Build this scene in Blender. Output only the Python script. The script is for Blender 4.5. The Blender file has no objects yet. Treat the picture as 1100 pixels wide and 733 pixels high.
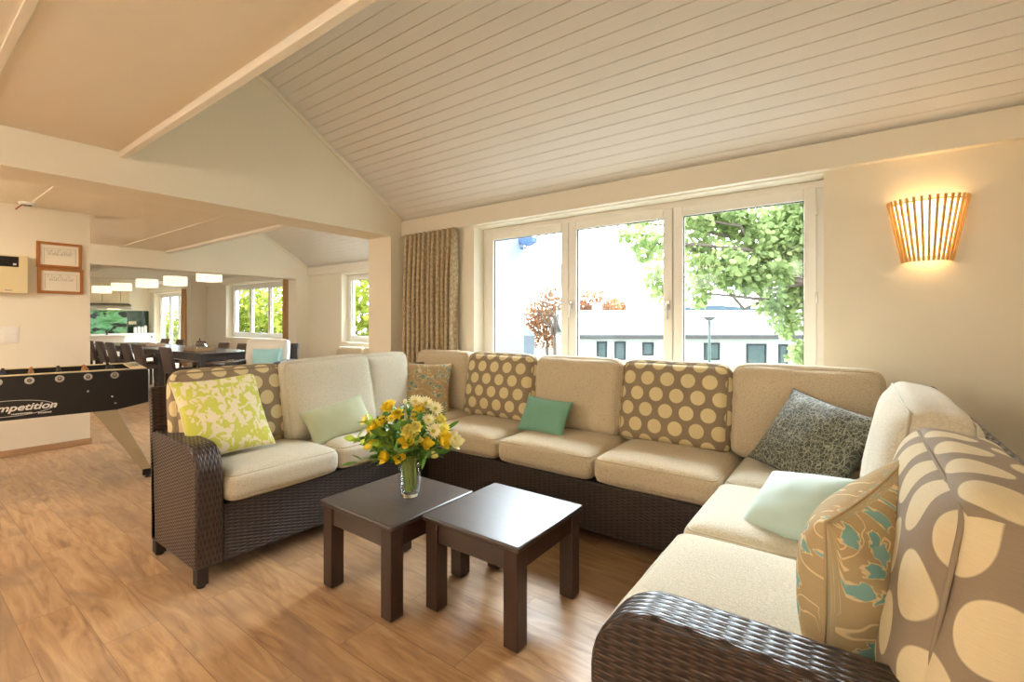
import bpy, bmesh, math, random
from mathutils import Vector, Matrix, noise
R = math.radians
PI = math.pi
random.seed(7)
SC = bpy.context.scene
COL = SC.collection

# ------------------------------------------------------------------ materials
def lin(c):
    c = c / 255.0
    return c / 12.92 if c <= 0.04045 else ((c + 0.055) / 1.055) ** 2.4
def C(r, g, b):
    return (lin(r), lin(g), lin(b), 1.0)

class NT:
    """small helper around a material's node tree"""
    def __init__(s, name):
        s.m = bpy.data.materials.new(name)
        s.m.use_nodes = True
        s.t = s.m.node_tree
        s.b = s.t.nodes['Principled BSDF']
    def n(s, typ, **kw):
        nd = s.t.nodes.new(typ)
        for k, v in kw.items():
            setattr(nd, k, v)
        return nd
    def l(s, a, b):
        s.t.links.new(a, b)
    def put(s, sock, v):
        if isinstance(v, bpy.types.NodeSocket):
            s.l(v, sock)
        else:
            sock.default_value = v
    def math(s, op, a, b=0.0, c=0.0, clamp=False):
        nd = s.n('ShaderNodeMath', operation=op, use_clamp=clamp)
        s.put(nd.inputs[0], a); s.put(nd.inputs[1], b); s.put(nd.inputs[2], c)
        return nd.outputs[0]
    def mix(s, f, a, b):
        nd = s.n('ShaderNodeMix', data_type='RGBA')
        s.put(nd.inputs[0], f); s.put(nd.inputs[6], a); s.put(nd.inputs[7], b)
        return nd.outputs[2]
    def ramp(s, f, stops):
        nd = s.n('ShaderNodeValToRGB')
        cr = nd.color_ramp
        while len(cr.elements) < len(stops):
            cr.elements.new(0.5)
        for e, (p, c) in zip(cr.elements, stops):
            e.position = p; e.color = c if not isinstance(c, (int, float)) else (c, c, c, 1)
        s.put(nd.inputs[0], f)
        return nd.outputs[0]
    def coord(s, kind='Object'):
        return s.n('ShaderNodeTexCoord').outputs[kind]
    def mapping(s, v, scale=(1, 1, 1), loc=(0, 0, 0), rot=(0, 0, 0)):
        nd = s.n('ShaderNodeMapping')
        s.put(nd.inputs[0], v)
        nd.inputs['Scale'].default_value = scale
        nd.inputs['Location'].default_value = loc
        nd.inputs['Rotation'].default_value = rot
        return nd.outputs[0]
    def noise(s, v, scale=5, detail=3, rough=0.5, dist=0.0, out=0):
        nd = s.n('ShaderNodeTexNoise')
        s.put(nd.inputs['Vector'], v)
        nd.inputs['Scale'].default_value = scale
        nd.inputs['Detail'].default_value = detail
        nd.inputs['Roughness'].default_value = rough
        nd.inputs['Distortion'].default_value = dist
        return nd.outputs[out]
    def voro(s, v, scale=5, feature='F1', rnd=1.0):
        nd = s.n('ShaderNodeTexVoronoi', feature=feature)
        s.put(nd.inputs['Vector'], v)
        nd.inputs['Scale'].default_value = scale
        nd.inputs['Randomness'].default_value = rnd
        return nd
    def sep(s, v):
        nd = s.n('ShaderNodeSeparateXYZ'); s.put(nd.inputs[0], v)
        return nd.outputs
    def comb(s, x, y, z=0.0):
        nd = s.n('ShaderNodeCombineXYZ')
        s.put(nd.inputs[0], x); s.put(nd.inputs[1], y); s.put(nd.inputs[2], z)
        return nd.outputs[0]
    def bump(s, h, dist=0.002, strength=1.0):
        nd = s.n('ShaderNodeBump')
        s.put(nd.inputs['Height'], h)
        nd.inputs['Distance'].default_value = dist
        nd.inputs['Strength'].default_value = strength
        s.l(nd.outputs[0], s.b.inputs['Normal'])
    def col(s, c): s.put(s.b.inputs['Base Color'], c)
    def rough(s, v): s.put(s.b.inputs['Roughness'], v)
    def spec(s, v): s.put(s.b.inputs['Specular IOR Level'], v)

M = {}
def plain(name, c, rough=0.5, metal=0.0, spec=0.5, var=0.06, scale=6.0, bump=0.0, bscale=120.0):
    """a flat colour broken up by a faint noise"""
    t = NT(name)
    co = t.coord()
    f = t.noise(co, scale, 3)
    d = tuple(max(0, x * (1 - var)) for x in c[:3]) + (1,)
    u = tuple(min(1, x * (1 + var)) for x in c[:3]) + (1,)
    t.col(t.mix(f, d, u))
    t.rough(rough); t.spec(spec)
    t.b.inputs['Metallic'].default_value = metal
    if bump:
        t.bump(t.noise(co, bscale, 3), bump)
    M[name] = t.m
    return t

def emit(name, c, strength):
    t = NT(name)
    t.col(c); t.rough(0.6)
    t.b.inputs['Emission Color'].default_value = c
    t.b.inputs['Emission Strength'].default_value = strength
    M[name] = t.m
    return t

plain('wall_paint', C(236, 228, 210), 0.85, spec=0.2, var=0.015, bump=0.0006, bscale=180)
plain('white_paint', C(238, 230, 214), 0.6, spec=0.3, var=0.015)
plain('ceiling_paint', C(232, 222, 202), 0.85, spec=0.15, var=0.015)
plain('plank_paint', C(232, 229, 224), 0.6, spec=0.3, var=0.02, scale=3)
plain('upvc', C(236, 232, 224), 0.35, spec=0.5, var=0.01)
plain('seal', C(60, 58, 55), 0.6)
plain('skirting', C(176, 140, 104), 0.5, var=0.1)
plain('outside_wall', C(146, 156, 174), 0.9, spec=0.1, var=0.02)
plain('metal', C(190, 188, 182), 0.3, 1.0)
plain('chrome', C(215, 213, 208), 0.18, 1.0)
plain('dark_metal', C(45, 43, 42), 0.4, 0.6)
plain('black_plastic', C(18, 17, 17), 0.45)
plain('white_plastic', C(238, 234, 226), 0.4, var=0.01)
plain('cream_plastic', C(225, 208, 165), 0.45, var=0.02)
plain('paper', C(240, 232, 215), 0.8, var=0.02)
plain('ink', C(110, 100, 90), 0.8)

# floor: long oak boards running along X
t = NT('oak_floor')
co = t.coord()
br = t.n('ShaderNodeTexBrick', offset=0.37, offset_frequency=2)
t.l(co, br.inputs['Vector'])
for k, v in (('Scale', 1.0), ('Mortar Size', 0.0016), ('Mortar Smooth', 0.3), ('Bias', 0.0), ('Brick Width', 1.22), ('Row Height', 0.185)):
    br.inputs[k].default_value = v
br.inputs['Color1'].default_value = (0, 0, 0, 1); br.inputs['Color2'].default_value = (1, 1, 1, 1); br.inputs['Mortar'].default_value = (0.5, 0.5, 0.5, 1)
rnd = br.outputs['Color']; gap = br.outputs['Fac']
sx = t.sep(co)
off = t.math('MULTIPLY', rnd, 37.0)
gv = t.comb(t.math('MULTIPLY', t.math('ADD', sx[0], off), 1.0), t.math('MULTIPLY', t.math('ADD', sx[1], off), 7.0), off)
g1 = t.noise(gv, 2.2, 5, 0.6, 1.6)
g2 = t.noise(t.comb(t.math('MULTIPLY', sx[0], 3.0), t.math('MULTIPLY', sx[1], 90.0), off), 1.0, 3, 0.6, 0.3)
blot = t.noise(t.comb(t.math('ADD', sx[0], off), t.math('MULTIPLY', sx[1], 2.2), off), 2.4, 2, 0.5, 0.8)
c1 = t.ramp(g1, [(0.28, C(136, 100, 70)), (0.45, C(180, 142, 102)), (0.62, C(202, 166, 124)), (0.8, C(214, 182, 142))])
c2 = t.mix(t.math('MULTIPLY', g2, 0.35), c1, C(156, 118, 84))
c3 = t.mix(t.ramp(rnd, [(0.0, 0.0), (1.0, 0.5)]), c2, C(152, 124, 98))
c4 = t.mix(t.ramp(blot, [(0.52, 0.0), (0.72, 0.55)]), c3, C(132, 106, 88))
t.col(t.mix(t.math('MULTIPLY', gap, 0.6), c4, C(96, 64, 40)))
t.rough(t.ramp(g1, [(0.2, 0.42), (0.9, 0.3)])); t.spec(0.45)
t.bump(t.math('SUBTRACT', t.math('MULTIPLY', g2, 0.25), gap), 0.0012, 0.6)
M['oak_floor'] = t.m

# wicker: flat strands woven over and under upright stakes (uv in metres)
def wicker(name, ca, cb, rowh=0.0088, colw=0.034, rough=0.34):
    t = NT(name)
    uv = t.coord('UV')
    s = t.sep(uv)
    vr = t.math('DIVIDE', s[1], rowh)
    row = t.math('FLOOR', vr)
    fv = t.math('FRACT', vr)
    ph = t.math('ADD', t.math('DIVIDE', s[0], colw), row)
    wav = t.math('SINE', t.math('MULTIPLY', ph, PI))
    over = t.math('MULTIPLY_ADD', wav, 0.5, 0.5)
    cen = t.math('SUBTRACT', t.math('MULTIPLY', fv, 2.0), 1.0)
    prof = t.math('SQRT', t.math('MAXIMUM', t.math('SUBTRACT', 1.0, t.math('MULTIPLY', cen, cen)), 0.0))
    h = t.math('MULTIPLY', over, t.math('MULTIPLY_ADD', prof, 0.65, 0.35))
    rn = t.noise(t.comb(t.math('FLOOR', t.math('MULTIPLY', ph, 0.5)), row), 3.1, 1)
    base = t.mix(t.ramp(rn, [(0.3, 0.0), (0.7, 1.0)]), ca, cb)
    gap_shade = C(30, 22, 18)  # shade of the weave gaps put into the colour, where strands dip under
    t.col(t.mix(t.ramp(over, [(0.02, 0.0), (0.3, 1.0)]), gap_shade, base))
    t.rough(rough); t.spec(0.55)
    t.bump(h, 0.006, 1.0)
    M[name] = t.m
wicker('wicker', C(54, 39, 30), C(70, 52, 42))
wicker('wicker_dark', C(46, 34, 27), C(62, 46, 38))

# dark stained wood of the coffee tables
def wood(name, a, b, rough=0.3, axis=0, spec=0.5):
    t = NT(name)
    co = t.coord()
    sc = [18, 18, 18]; sc[axis] = 1.6
    f = t.noise(t.mapping(co, tuple(sc)), 1.6, 5, 0.6, 0.6)
    t.col(t.mix(f, a, b))
    t.rough(t.ramp(f, [(0.2, rough + 0.03), (0.8, rough - 0.02)])); t.spec(spec)
    t.bump(f, 0.0002, 0.25)
    M[name] = t.m
wood('dark_wood', C(40, 29, 26), C(62, 46, 39), 0.34, 0, 1.0)
wood('dark_wood_y', C(44, 30, 25), C(66, 46, 37), 0.32, 1)
wood('dark_wood_z', C(48, 33, 27), C(70, 50, 40), 0.36, 2)
wood('table_grey_wood', C(72, 68, 68), C(98, 94, 94), 0.22, 0)
wood('light_wood', C(206, 178, 130), C(226, 202, 158), 0.45, 2)
wood('frame_wood', C(158, 98, 40), C(184, 120, 56), 0.4, 2)
wood('lamp_wood', C(206, 160, 92), C(226, 184, 118), 0.5, 2)
wood('cabinet_wood', C(214, 192, 156), C(228, 208, 174), 0.5, 2)

# fabrics (uv in metres)
def fabric_scroll(name, a, b):
    t = NT(name)
    uv = t.coord('UV')
    d = t.noise(uv, 9, 2, 0.5, 0, 1)
    nd = t.n('ShaderNodeVectorMath', operation='MULTIPLY_ADD')
    t.put(nd.inputs[0], d); nd.inputs[1].default_value = (0.09, 0.09, 0); t.put(nd.inputs[2], uv)
    e = t.voro(nd.outputs[0], 95, 'DISTANCE_TO_EDGE').outputs['Distance']
    line = t.ramp(e, [(0.03, 1.0), (0.12, 0.0)])
    big = t.noise(uv, 4, 2)
    c0 = t.mix(big, tuple(x * 0.94 for x in a[:3]) + (1,), a)
    t.col(t.mix(t.math('MULTIPLY', line, 0.4), c0, b))
    t.rough(0.9); t.spec(0.2)
    t.b.inputs['Sheen Weight'].default_value = 0.15
    w = t.noise(uv, 700, 1)
    t.bump(t.math('ADD', t.math('MULTIPLY', line, -0.7), t.math('MULTIPLY', w, 0.5)), 0.0012, 0.8)
    M[name] = t.m
fabric_scroll('beige_fabric', C(204, 188, 160), C(160, 140, 110))
fabric_scroll('pale_fabric', C(208, 200, 180), C(172, 162, 138))

def fabric_dots(name, ground, dot, px=0.125, py=0.098, r=0.043, ox=0.02, oy=0.0):
    t = NT(name)
    uv = t.coord('UV')
    s = t.sep(uv)
    v = t.math('DIVIDE', t.math('ADD', s[1], 10 + oy), py)
    row = t.math('FLOOR', v)
    par = t.math('MODULO', row, 2.0)
    u = t.math('ADD', t.math('DIVIDE', t.math('ADD', s[0], 10 + ox), px), t.math('MULTIPLY', par, 0.5))
    du = t.math('MULTIPLY', t.math('SUBTRACT', t.math('FRACT', u), 0.5), px)
    dv = t.math('MULTIPLY', t.math('SUBTRACT', t.math('FRACT', v), 0.5), py)
    d = t.math('SQRT', t.math('ADD', t.math('MULTIPLY', du, du), t.math('MULTIPLY', dv, dv)))
    m = t.ramp(t.math('DIVIDE', d, r * 2), [(0.485, 1.0), (0.51, 0.0)])
    thread = t.noise(t.comb(t.math('MULTIPLY', s[0], 40.0), t.math('MULTIPLY', s[1], 420.0)), 1.0, 2)
    g = t.mix(thread, tuple(x * 0.85 for x in ground[:3]) + (1,), ground)
    dd = t.mix(thread, tuple(x * 0.86 for x in dot[:3]) + (1,), dot)
    t.col(t.mix(m, g, dd))
    t.rough(0.85); t.spec(0.25)
    t.bump(t.math('ADD', thread, t.math('MULTIPLY', m, 0.6)), 0.0007, 0.7)
    M[name] = t.m
fabric_dots('dotted_fabric', C(146, 128, 104), C(216, 198, 152))
fabric_dots('dotted_big', C(146, 130, 110), C(214, 198, 162), 0.165, 0.125, 0.058)

def fabric_plain(name, a, weave=900):
    t = NT(name)
    uv = t.coord('UV')
    w = t.noise(uv, weave, 1)
    f = t.noise(uv, 7, 2)
    t.col(t.mix(f, tuple(x * 0.9 for x in a[:3]) + (1,), a))
    t.rough(0.75); t.spec(0.3)
    t.b.inputs['Sheen Weight'].default_value = 0.2
    t.bump(w, 0.0008, 0.6)
    M[name] = t.m
fabric_plain('teal_fabric', C(112, 160, 138))
fabric_plain('sage_fabric', C(178, 184, 152))
fabric_plain('aqua_fabric', C(186, 206, 196))
fabric_plain('white_fabric', C(236, 230, 218))
fabric_plain('sky_fabric', C(170, 218, 222))

# lime leaves on off-white
t = NT('lime_leaf_fabric')
uv = t.coord('UV')
dn = t.noise(uv, 16, 2, 0.5, 0, 1)
nd = t.n('ShaderNodeVectorMath', operation='MULTIPLY_ADD')
t.put(nd.inputs[0], dn); nd.inputs[1].default_value = (0.06, 0.06, 0); t.put(nd.inputs[2], uv)
f = t.noise(t.mapping(nd.outputs[0], (1.0, 0.75, 1), rot=(0, 0, 0.6)), 26, 1.5, 0.5, 0.9)
k = t.ramp(f, [(0.49, 0.0), (0.51, 1.0)])
f2 = t.noise(uv, 5, 2)
lime = t.mix(f2, C(196, 200, 72), C(214, 214, 118))
t.col(t.mix(k, C(232, 222, 192), lime))
t.rough(0.85); t.spec(0.2); t.bump(t.noise(uv, 800, 1), 0.0006, 0.5)
M['lime_leaf_fabric'] = t.m

def fabric_floral(name, ground, leafa, leafb, vine, scale=11.0, size=0.4, vs=7.0):
    t = NT(name)
    uv = t.coord('UV')
    dn = t.noise(uv, scale * 1.6, 2, 0.5, 0, 1)
    nd = t.n('ShaderNodeVectorMath', operation='MULTIPLY_ADD')
    t.put(nd.inputs[0], dn); nd.inputs[1].default_value = (0.05 * 11 / scale,) * 2 + (0,); t.put(nd.inputs[2], uv)
    vo = t.voro(nd.outputs[0], scale, 'F1', 0.75)
    d = vo.outputs['Distance']
    pet = t.noise(nd.outputs[0], scale * 3.4, 1)
    dd = t.math('ADD', d, t.math('MULTIPLY', t.math('SUBTRACT', pet, 0.5), 0.5))
    m = t.ramp(dd, [(size * 0.72, 1.0), (size * 0.78, 0.0)])
    rim = t.ramp(dd, [(size * 0.84, 1.0), (size * 0.9, 0.0)])
    rn = t.sep(vo.outputs['Color'])[0]
    has = t.math('GREATER_THAN', rn, 0.1)
    m = t.math('MULTIPLY', m, has); rim = t.math('MULTIPLY', rim, has)
    vn = t.noise(uv, vs, 2, 0.45, 0.4)
    vl = t.math('ABSOLUTE', t.math('SUBTRACT', t.math('FRACT', t.math('MULTIPLY', vn, 5.0)), 0.5))
    v = t.ramp(vl, [(0.03, 1.0), (0.06, 0.0)])
    thr = t.noise(t.mapping(uv, (60, 500, 1)), 1.0, 2)
    g = t.mix(thr, tuple(x * 0.86 for x in ground[:3]) + (1,), ground)
    c = t.mix(v, g, vine)
    c = t.mix(rim, c, vine)
    c = t.mix(m, c, t.mix(t.sep(vo.outputs['Color'])[1], leafa, leafb))
    t.col(c); t.rough(0.85); t.spec(0.25)
    t.bump(thr, 0.0006, 0.6)
    M[name] = t.m
fabric_floral('floral_fabric', C(188, 166, 126), C(116, 166, 164), C(140, 182, 178), C(226, 206, 160), 19.0, 0.47, 8.0)
fabric_floral('small_floral_fabric', C(176, 150, 110), C(104, 142, 134), C(132, 142, 128), C(206, 186, 146), 21.0, 0.50, 9.0)

# dark cushion with a pale scribbled leaf line
t = NT('scribble_fabric')
uv = t.coord('UV')
dn = t.noise(uv, 18, 2, 0.5, 0, 1)
nd = t.n('ShaderNodeVectorMath', operation='MULTIPLY_ADD')
t.put(nd.inputs[0], dn); nd.inputs[1].default_value = (0.03, 0.03, 0); t.put(nd.inputs[2], uv)
e1 = t.voro(t.mapping(nd.outputs[0], (1, 0.45, 1), rot=(0, 0, 0.5)), 74, 'DISTANCE_TO_EDGE').outputs['Distance']
e2 = t.voro(t.mapping(nd.outputs[0], (0.45, 1, 1), rot=(0, 0, -0.3), loc=(3, 1, 0)), 66, 'DISTANCE_TO_EDGE').outputs['Distance']
k = t.math('MAXIMUM', t.ramp(e1, [(0.02, 1.0), (0.06, 0.0)]), t.ramp(e2, [(0.02, 0.8), (0.05, 0.0)]))
t.col(t.mix(k, C(62, 63, 52), C(150, 149, 128)))
t.rough(0.6); t.spec(0.4); t.b.inputs['Sheen Weight'].default_value = 0.2
t.bump(k, 0.0008, 0.5)
M['scribble_fabric'] = t.m

# curtain weave
t = NT('curtain_fabric')
uv = t.coord('UV')
f = t.noise(t.mapping(uv, (60, 30, 1)), 1.0, 3, 0.65)
f2 = t.noise(t.mapping(uv, (110, 70, 1)), 1.0, 2)
t.col(t.mix(t.ramp(f, [(0.4, 0.0), (0.6, 1.0)]), C(162, 144, 116), t.mix(f2, C(190, 172, 140), C(208, 192, 160))))
t.rough(0.85); t.spec(0.2); t.bump(f, 0.001, 0.5)
M['curtain_fabric'] = t.m
plain('curtain_tan', C(196, 158, 110), 0.85, spec=0.2, var=0.2, scale=20)
plain('curtain_lining', C(118, 104, 90), 0.85, spec=0.2)

# glass of window panes: lets daylight through, mirrors a little
t = NT('pane_glass')
tr = t.n('ShaderNodeBsdfTransparent'); tr.inputs[0].default_value = (0.97, 0.985, 0.98, 1)
gl = t.n('ShaderNodeBsdfGlossy'); gl.inputs['Roughness'].default_value = 0.0
fr = t.n('ShaderNodeFresnel'); fr.inputs[0].default_value = 1.4
fr = t.math('MULTIPLY', fr.outputs[0], t.math('SUBTRACT', 1.0, t.n('ShaderNodeNewGeometry').outputs['Backfacing']))
mx = t.n('ShaderNodeMixShader')
t.l(fr, mx.inputs[0]); t.l(tr.outputs[0], mx.inputs[1]); t.l(gl.outputs[0], mx.inputs[2])
t.l(mx.outputs[0], t.t.nodes['Material Output'].inputs[0])
M['pane_glass'] = t.m
t = NT('clear_glass')
t.col((0.96, 0.98, 0.98, 1)); t.rough(0.02)
t.b.inputs['Transmission Weight'].default_value = 1.0; t.b.inputs['IOR'].default_value = 1.45
M['clear_glass'] = t.m
t = NT('thin_glass')                       # thin blown wall: clear, with a rim that mirrors
tr = t.n('ShaderNodeBsdfTransparent'); tr.inputs[0].default_value = (0.95, 0.97, 0.97, 1)
gl = t.n('ShaderNodeBsdfGlossy'); gl.inputs['Roughness'].default_value = 0.02
fr = t.n('ShaderNodeFresnel'); fr.inputs[0].default_value = 1.6
fr = t.math('MULTIPLY', fr.outputs[0], t.math('SUBTRACT', 1.0, t.n('ShaderNodeNewGeometry').outputs['Backfacing']))
mx = t.n('ShaderNodeMixShader')
t.l(fr, mx.inputs[0]); t.l(tr.outputs[0], mx.inputs[1]); t.l(gl.outputs[0], mx.inputs[2])
t.l(mx.outputs[0], t.t.nodes['Material Output'].inputs[0])
M['thin_glass'] = t.m

plain('petal_yellow', C(252, 224, 70), 0.6, var=0.12, scale=30)
plain('petal_lemon', C(246, 236, 140), 0.6, var=0.1, scale=30)
plain('petal_cream', C(250, 244, 206), 0.6, var=0.05, scale=30)
plain('flower_eye', C(196, 190, 70), 0.7, var=0.2, scale=60)
plain('leaf_green', C(96, 142, 58), 0.5, var=0.3, scale=20)
plain('leaf_lime', C(184, 214, 84), 0.5, var=0.2, scale=20)
plain('stem_green', C(172, 190, 108), 0.5, var=0.2, scale=30)
for k in ('petal_yellow', 'petal_lemon', 'petal_cream', 'leaf_green', 'leaf_lime'):
    M[k].node_tree.nodes['Principled BSDF'].inputs['Subsurface Weight'].default_value = 0.0

# ------------------------------------------------------------------ objects
def link(o, parent=None, Mw=None):
    COL.objects.link(o)
    if parent is not None:
        o.parent = parent
        if Mw is not None:
            o.matrix_parent_inverse = Mw
    return o

def tag(o, label=None, cat=None, group=None, kind=None):
    if label: o['label'] = label
    if cat: o['category'] = cat
    if group: o['group'] = group
    if kind: o['kind'] = kind
    return o

def thing(name, label, cat, loc=(0, 0, 0), rz=0.0, group=None, kind=None):
    o = bpy.data.objects.new(name, None)
    o.empty_display_size = 0.1
    COL.objects.link(o)
    o.location = loc; o.rotation_euler = (0, 0, rz)
    tag(o, label, cat, group, kind)
    return o

def inv(e):
    """parent inverse of an Empty, so that a part given in world coordinates stays there"""
    return (Matrix.Translation(e.location) @ e.rotation_euler.to_matrix().to_4x4()).inverted()

def finish(name, bm, mat, parent=None, world=False, smooth=False, bevel=0.0, seg=2, sub=0, recalc=True, label=None):
    if recalc:
        bmesh.ops.recalc_face_normals(bm, faces=bm.faces[:])
    me = bpy.data.meshes.new(name)
    bm.to_mesh(me); bm.free()
    if smooth:
        me.polygons.foreach_set('use_smooth', [True] * len(me.polygons))
    o = bpy.data.objects.new(name, me)
    me.materials.append(M[mat] if isinstance(mat, str) else mat)
    link(o, parent, inv(parent) if (world and parent is not None) else None)
    if bevel:
        md = o.modifiers.new('bevel', 'BEVEL'); md.width = bevel; md.segments = seg; md.limit_method = 'ANGLE'; md.angle_limit = R(40)
        md.harden_normals = False
        me.polygons.foreach_set('use_smooth', [True] * len(me.polygons))
        try:
            me.set_sharp_from_angle(angle=R(50))
        except Exception:
            pass
    if sub:
        md = o.modifiers.new('sub', 'SUBSURF'); md.levels = sub; md.render_levels = sub
    if label: o['label'] = label
    return o

def new(): return bmesh.new()

def box(bm, x0, x1, y0, y1, z0, z1, mx=None):
    vs = [bm.verts.new(p) for p in ((x0, y0, z0), (x1, y0, z0), (x1, y1, z0), (x0, y1, z0), (x0, y0, z1), (x1, y0, z1), (x1, y1, z1), (x0, y1, z1))]
    for f in ((3, 2, 1, 0), (4, 5, 6, 7), (0, 1, 5, 4), (1, 2, 6, 5), (2, 3, 7, 6), (3, 0, 4, 7)):
        bm.faces.new([vs[i] for i in f])
    if mx is not None:
        for v in vs: v.co = mx @ v.co
    return bm

def prism(bm, pts, a0, a1, axis='x'):
    """polygon pts in the two other axes, extruded along axis from a0 to a1"""
    def P(p, a):
        return {'x': (a, p[0], p[1]), 'y': (p[0], a, p[1]), 'z': (p[0], p[1], a)}[axis]
    A = [bm.verts.new(P(p, a0)) for p in pts]; B = [bm.verts.new(P(p, a1)) for p in pts]
    n = len(pts)
    bm.faces.new(A); bm.faces.new(B[::-1])
    for i in range(n):
        bm.faces.new([A[i], A[(i + 1) % n], B[(i + 1) % n], B[i]])
    return bm

def lathe(bm, prof, seg=24, c=(0, 0, 0), close=False, a0=0.0, a1=2 * PI):
    full = abs(a1 - a0 - 2 * PI) < 1e-6
    m = seg if full else seg + 1
    rings = []
    for r, z in prof:
        if r < 1e-6:
            rings.append([bm.verts.new((c[0], c[1], c[2] + z))])
        else:
            rings.append([bm.verts.new((c[0] + r * math.cos(a0 + (a1 - a0) * i / seg), c[1] + r * math.sin(a0 + (a1 - a0) * i / seg), c[2] + z)) for i in range(m)])
    for a, b in zip(rings, rings[1:]):
        for i in range(seg):
            j = (i + 1) % m
            if len(a) == 1 and len(b) == 1: continue
            if len(a) == 1: bm.faces.new([a[0], b[i], b[j]])
            elif len(b) == 1: bm.faces.new([a[i], a[j], b[0]])
            else: bm.faces.new([a[i], a[j], b[j], b[i]])
    return bm

def tube(bm, pts, r, seg=8, r1=None, cap=True, flat=1.0):
    pts = [Vector(p) for p in pts]
    n = len(pts); rings = []
    up = Vector((0, 0, 1))
    for i, p in enumerate(pts):
        d = (pts[min(i + 1, n - 1)] - pts[max(i - 1, 0)]).normalized()
        if abs(d.dot(up)) > 0.95: s = d.cross(Vector((1, 0, 0))).normalized()
        else: s = d.cross(up).normalized()
        w = s.cross(d)
        rr = r if r1 is None else r + (r1 - r) * i / (n - 1)
        rings.append([bm.verts.new(p + (s * math.cos(2 * PI * k / seg) + w * math.sin(2 * PI * k / seg) * flat) * rr) for k in range(seg)])
    for a, b in zip(rings, rings[1:]):
        for k in range(seg):
            bm.faces.new([a[k], a[(k + 1) % seg], b[(k + 1) % seg], b[k]])
    if cap:
        bm.faces.new(rings[0][::-1]); bm.faces.new(rings[-1])
    return bm

def loop_tube(bm, pts, r, seg=6):
    pts = [Vector(p) for p in pts]
    n = len(pts); rings = []
    cen = sum(pts, Vector()) / n
    for i, p in enumerate(pts):
        d = (pts[(i + 1) % n] - pts[i - 1]).normalized()
        s = d.cross((p - cen).normalized()).normalized()
        w = s.cross(d)
        rings.append([bm.verts.new(p + (s * math.cos(2 * PI * k / seg) + w * math.sin(2 * PI * k / seg)) * r) for k in range(seg)])
    for i in range(n):
        a, b = rings[i], rings[(i + 1) % n]
        for k in range(seg):
            bm.faces.new([a[k], a[(k + 1) % seg], b[(k + 1) % seg], b[k]])
    return bm

def uv_box(bm, sx=1.0):
    """uv in metres from the dominating normal axis"""
    uv = bm.loops.layers.uv.verify()
    bm.normal_update()
    for f in bm.faces:
        n = f.normal
        a = max(range(3), key=lambda i: abs(n[i]))
        for l in f.loops:
            p = l.vert.co
            l[uv].uv = ((p.y, p.z), (p.x, p.z), (p.x, p.y))[a]

def copy_tree(o, parent=None):
    c = o.copy(); COL.objects.link(c)
    if parent is not None: c.parent = parent
    for ch in list(o.children):
        copy_tree(ch, c)
    return c

def frame_matrix(loc, xdir, zdir):
    """local x along xdir, local z as near zdir as possible, local y = z cross x"""
    x = Vector(xdir).normalized(); z = Vector(zdir); z = (z - x * z.dot(x)).normalized()
    y = z.cross(x)
    m = Matrix((x, y, z)).transposed().to_4x4()
    m.translation = Vector(loc)
    return m
SKY0 = 3.5; SKY = 60.0; FILL = 9.0; EXPO = 0.02
# ================================================================== SETTING
WX0, WX1 = -3.97, 0.70          # lounge bay, inner faces of the side walls
WY = 3.45                       # window wall of the lounge
FY = 5.30                       # window wall of the further bays
CEIL = 2.43
BACK = -4.6
def structure(name, bm, mat, parent=None, **kw):
    o = finish(name, bm, mat, parent, **kw)
    if parent is None: o['kind'] = 'structure'
    return o
def wall_with_hole(bm, axis, a0, a1, b0, b1, z1, holes, z0=0.0):
    """slab between a0..a1 across, b0..b1 along, with rectangular openings (c0, c1, zlo, zhi)"""
    def add(p0, p1, q0, q1):
        if p1 - p0 < 1e-4 or q1 - q0 < 1e-4: return
        if axis == 'x': box(bm, p0, p1, a0, a1, q0, q1)
        else: box(bm, a0, a1, p0, p1, q0, q1)
    cur = b0
    for c0, c1, zl, zh in holes:
        add(cur, c0, z0, z1); add(c0, c1, z0, zl); add(c0, c1, zh, z1); cur = c1
    add(cur, b1, z0, z1)

bm = new(); box(bm, -18.6, 0.95, BACK - 0.2, WY + 0.05, -0.12, 0); box(bm, -18.6, -3.98, WY + 0.05, FY + 0.05, -0.12, 0)
structure('floor', bm, 'oak_floor')

# window wall of the lounge
WIN = (-2.98, -0.16, 0.86, 2.205)
bm = new(); wall_with_hole(bm, 'x', WY, WY + 0.30, WX0, WX1 + 0.2, 2.62, [WIN])
structure('wall_window', bm, 'wall_paint')
bm = new(); wall_with_hole(bm, 'x', WY + 0.302, WY + 0.36, WX0, WX1 + 0.2, 2.62, [WIN])
structure('wall_outside', bm, 'outside_wall')
# right hand wall
bm = new(); box(bm, WX1, WX1 + 0.2, BACK - 0.2, WY - 0.001, 0, 4.25)
structure('wall_right', bm, 'wall_paint')
# rear wall; its four unseen windows are added to let in fill daylight
bh = [(-17.4, -14.8, 0.7, 2.2), (-12.8, -10.0, 0.7, 2.2), (-8.4, -5.2, 0.7, 2.2), (-3.0, -1.2, 0.9, 2.2)]
bm = new(); wall_with_hole(bm, 'x', BACK - 0.2, BACK, -18.6, WX1, 2.62, bh)
structure('wall_rear', bm, 'wall_paint')

# cross wall with the wide opening between lounge and next bay
T1 = -4.345
bm = new()
prism(bm, [(BACK, 2.2), (3.255, 2.2), (3.255, 0.0), (WY - 0.001, 0.0), (WY - 0.001, 2.48), (0.86, 4.08), (BACK, 4.08)], T1, WX0, 'x')
structure('wall_divider', bm, 'wall_paint')
bm = new(); box(bm, T1, WX0, WY, FY + 0.3, 0, 2.5)
structure('wall_stub', bm, 'wall_paint')
bm = new(); box(bm, T1, WX0 + 0.02, WY + 0.362, 5.69, -1.6, 2.9)
structure('wall_outside_return', bm, 'outside_wall')
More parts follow.
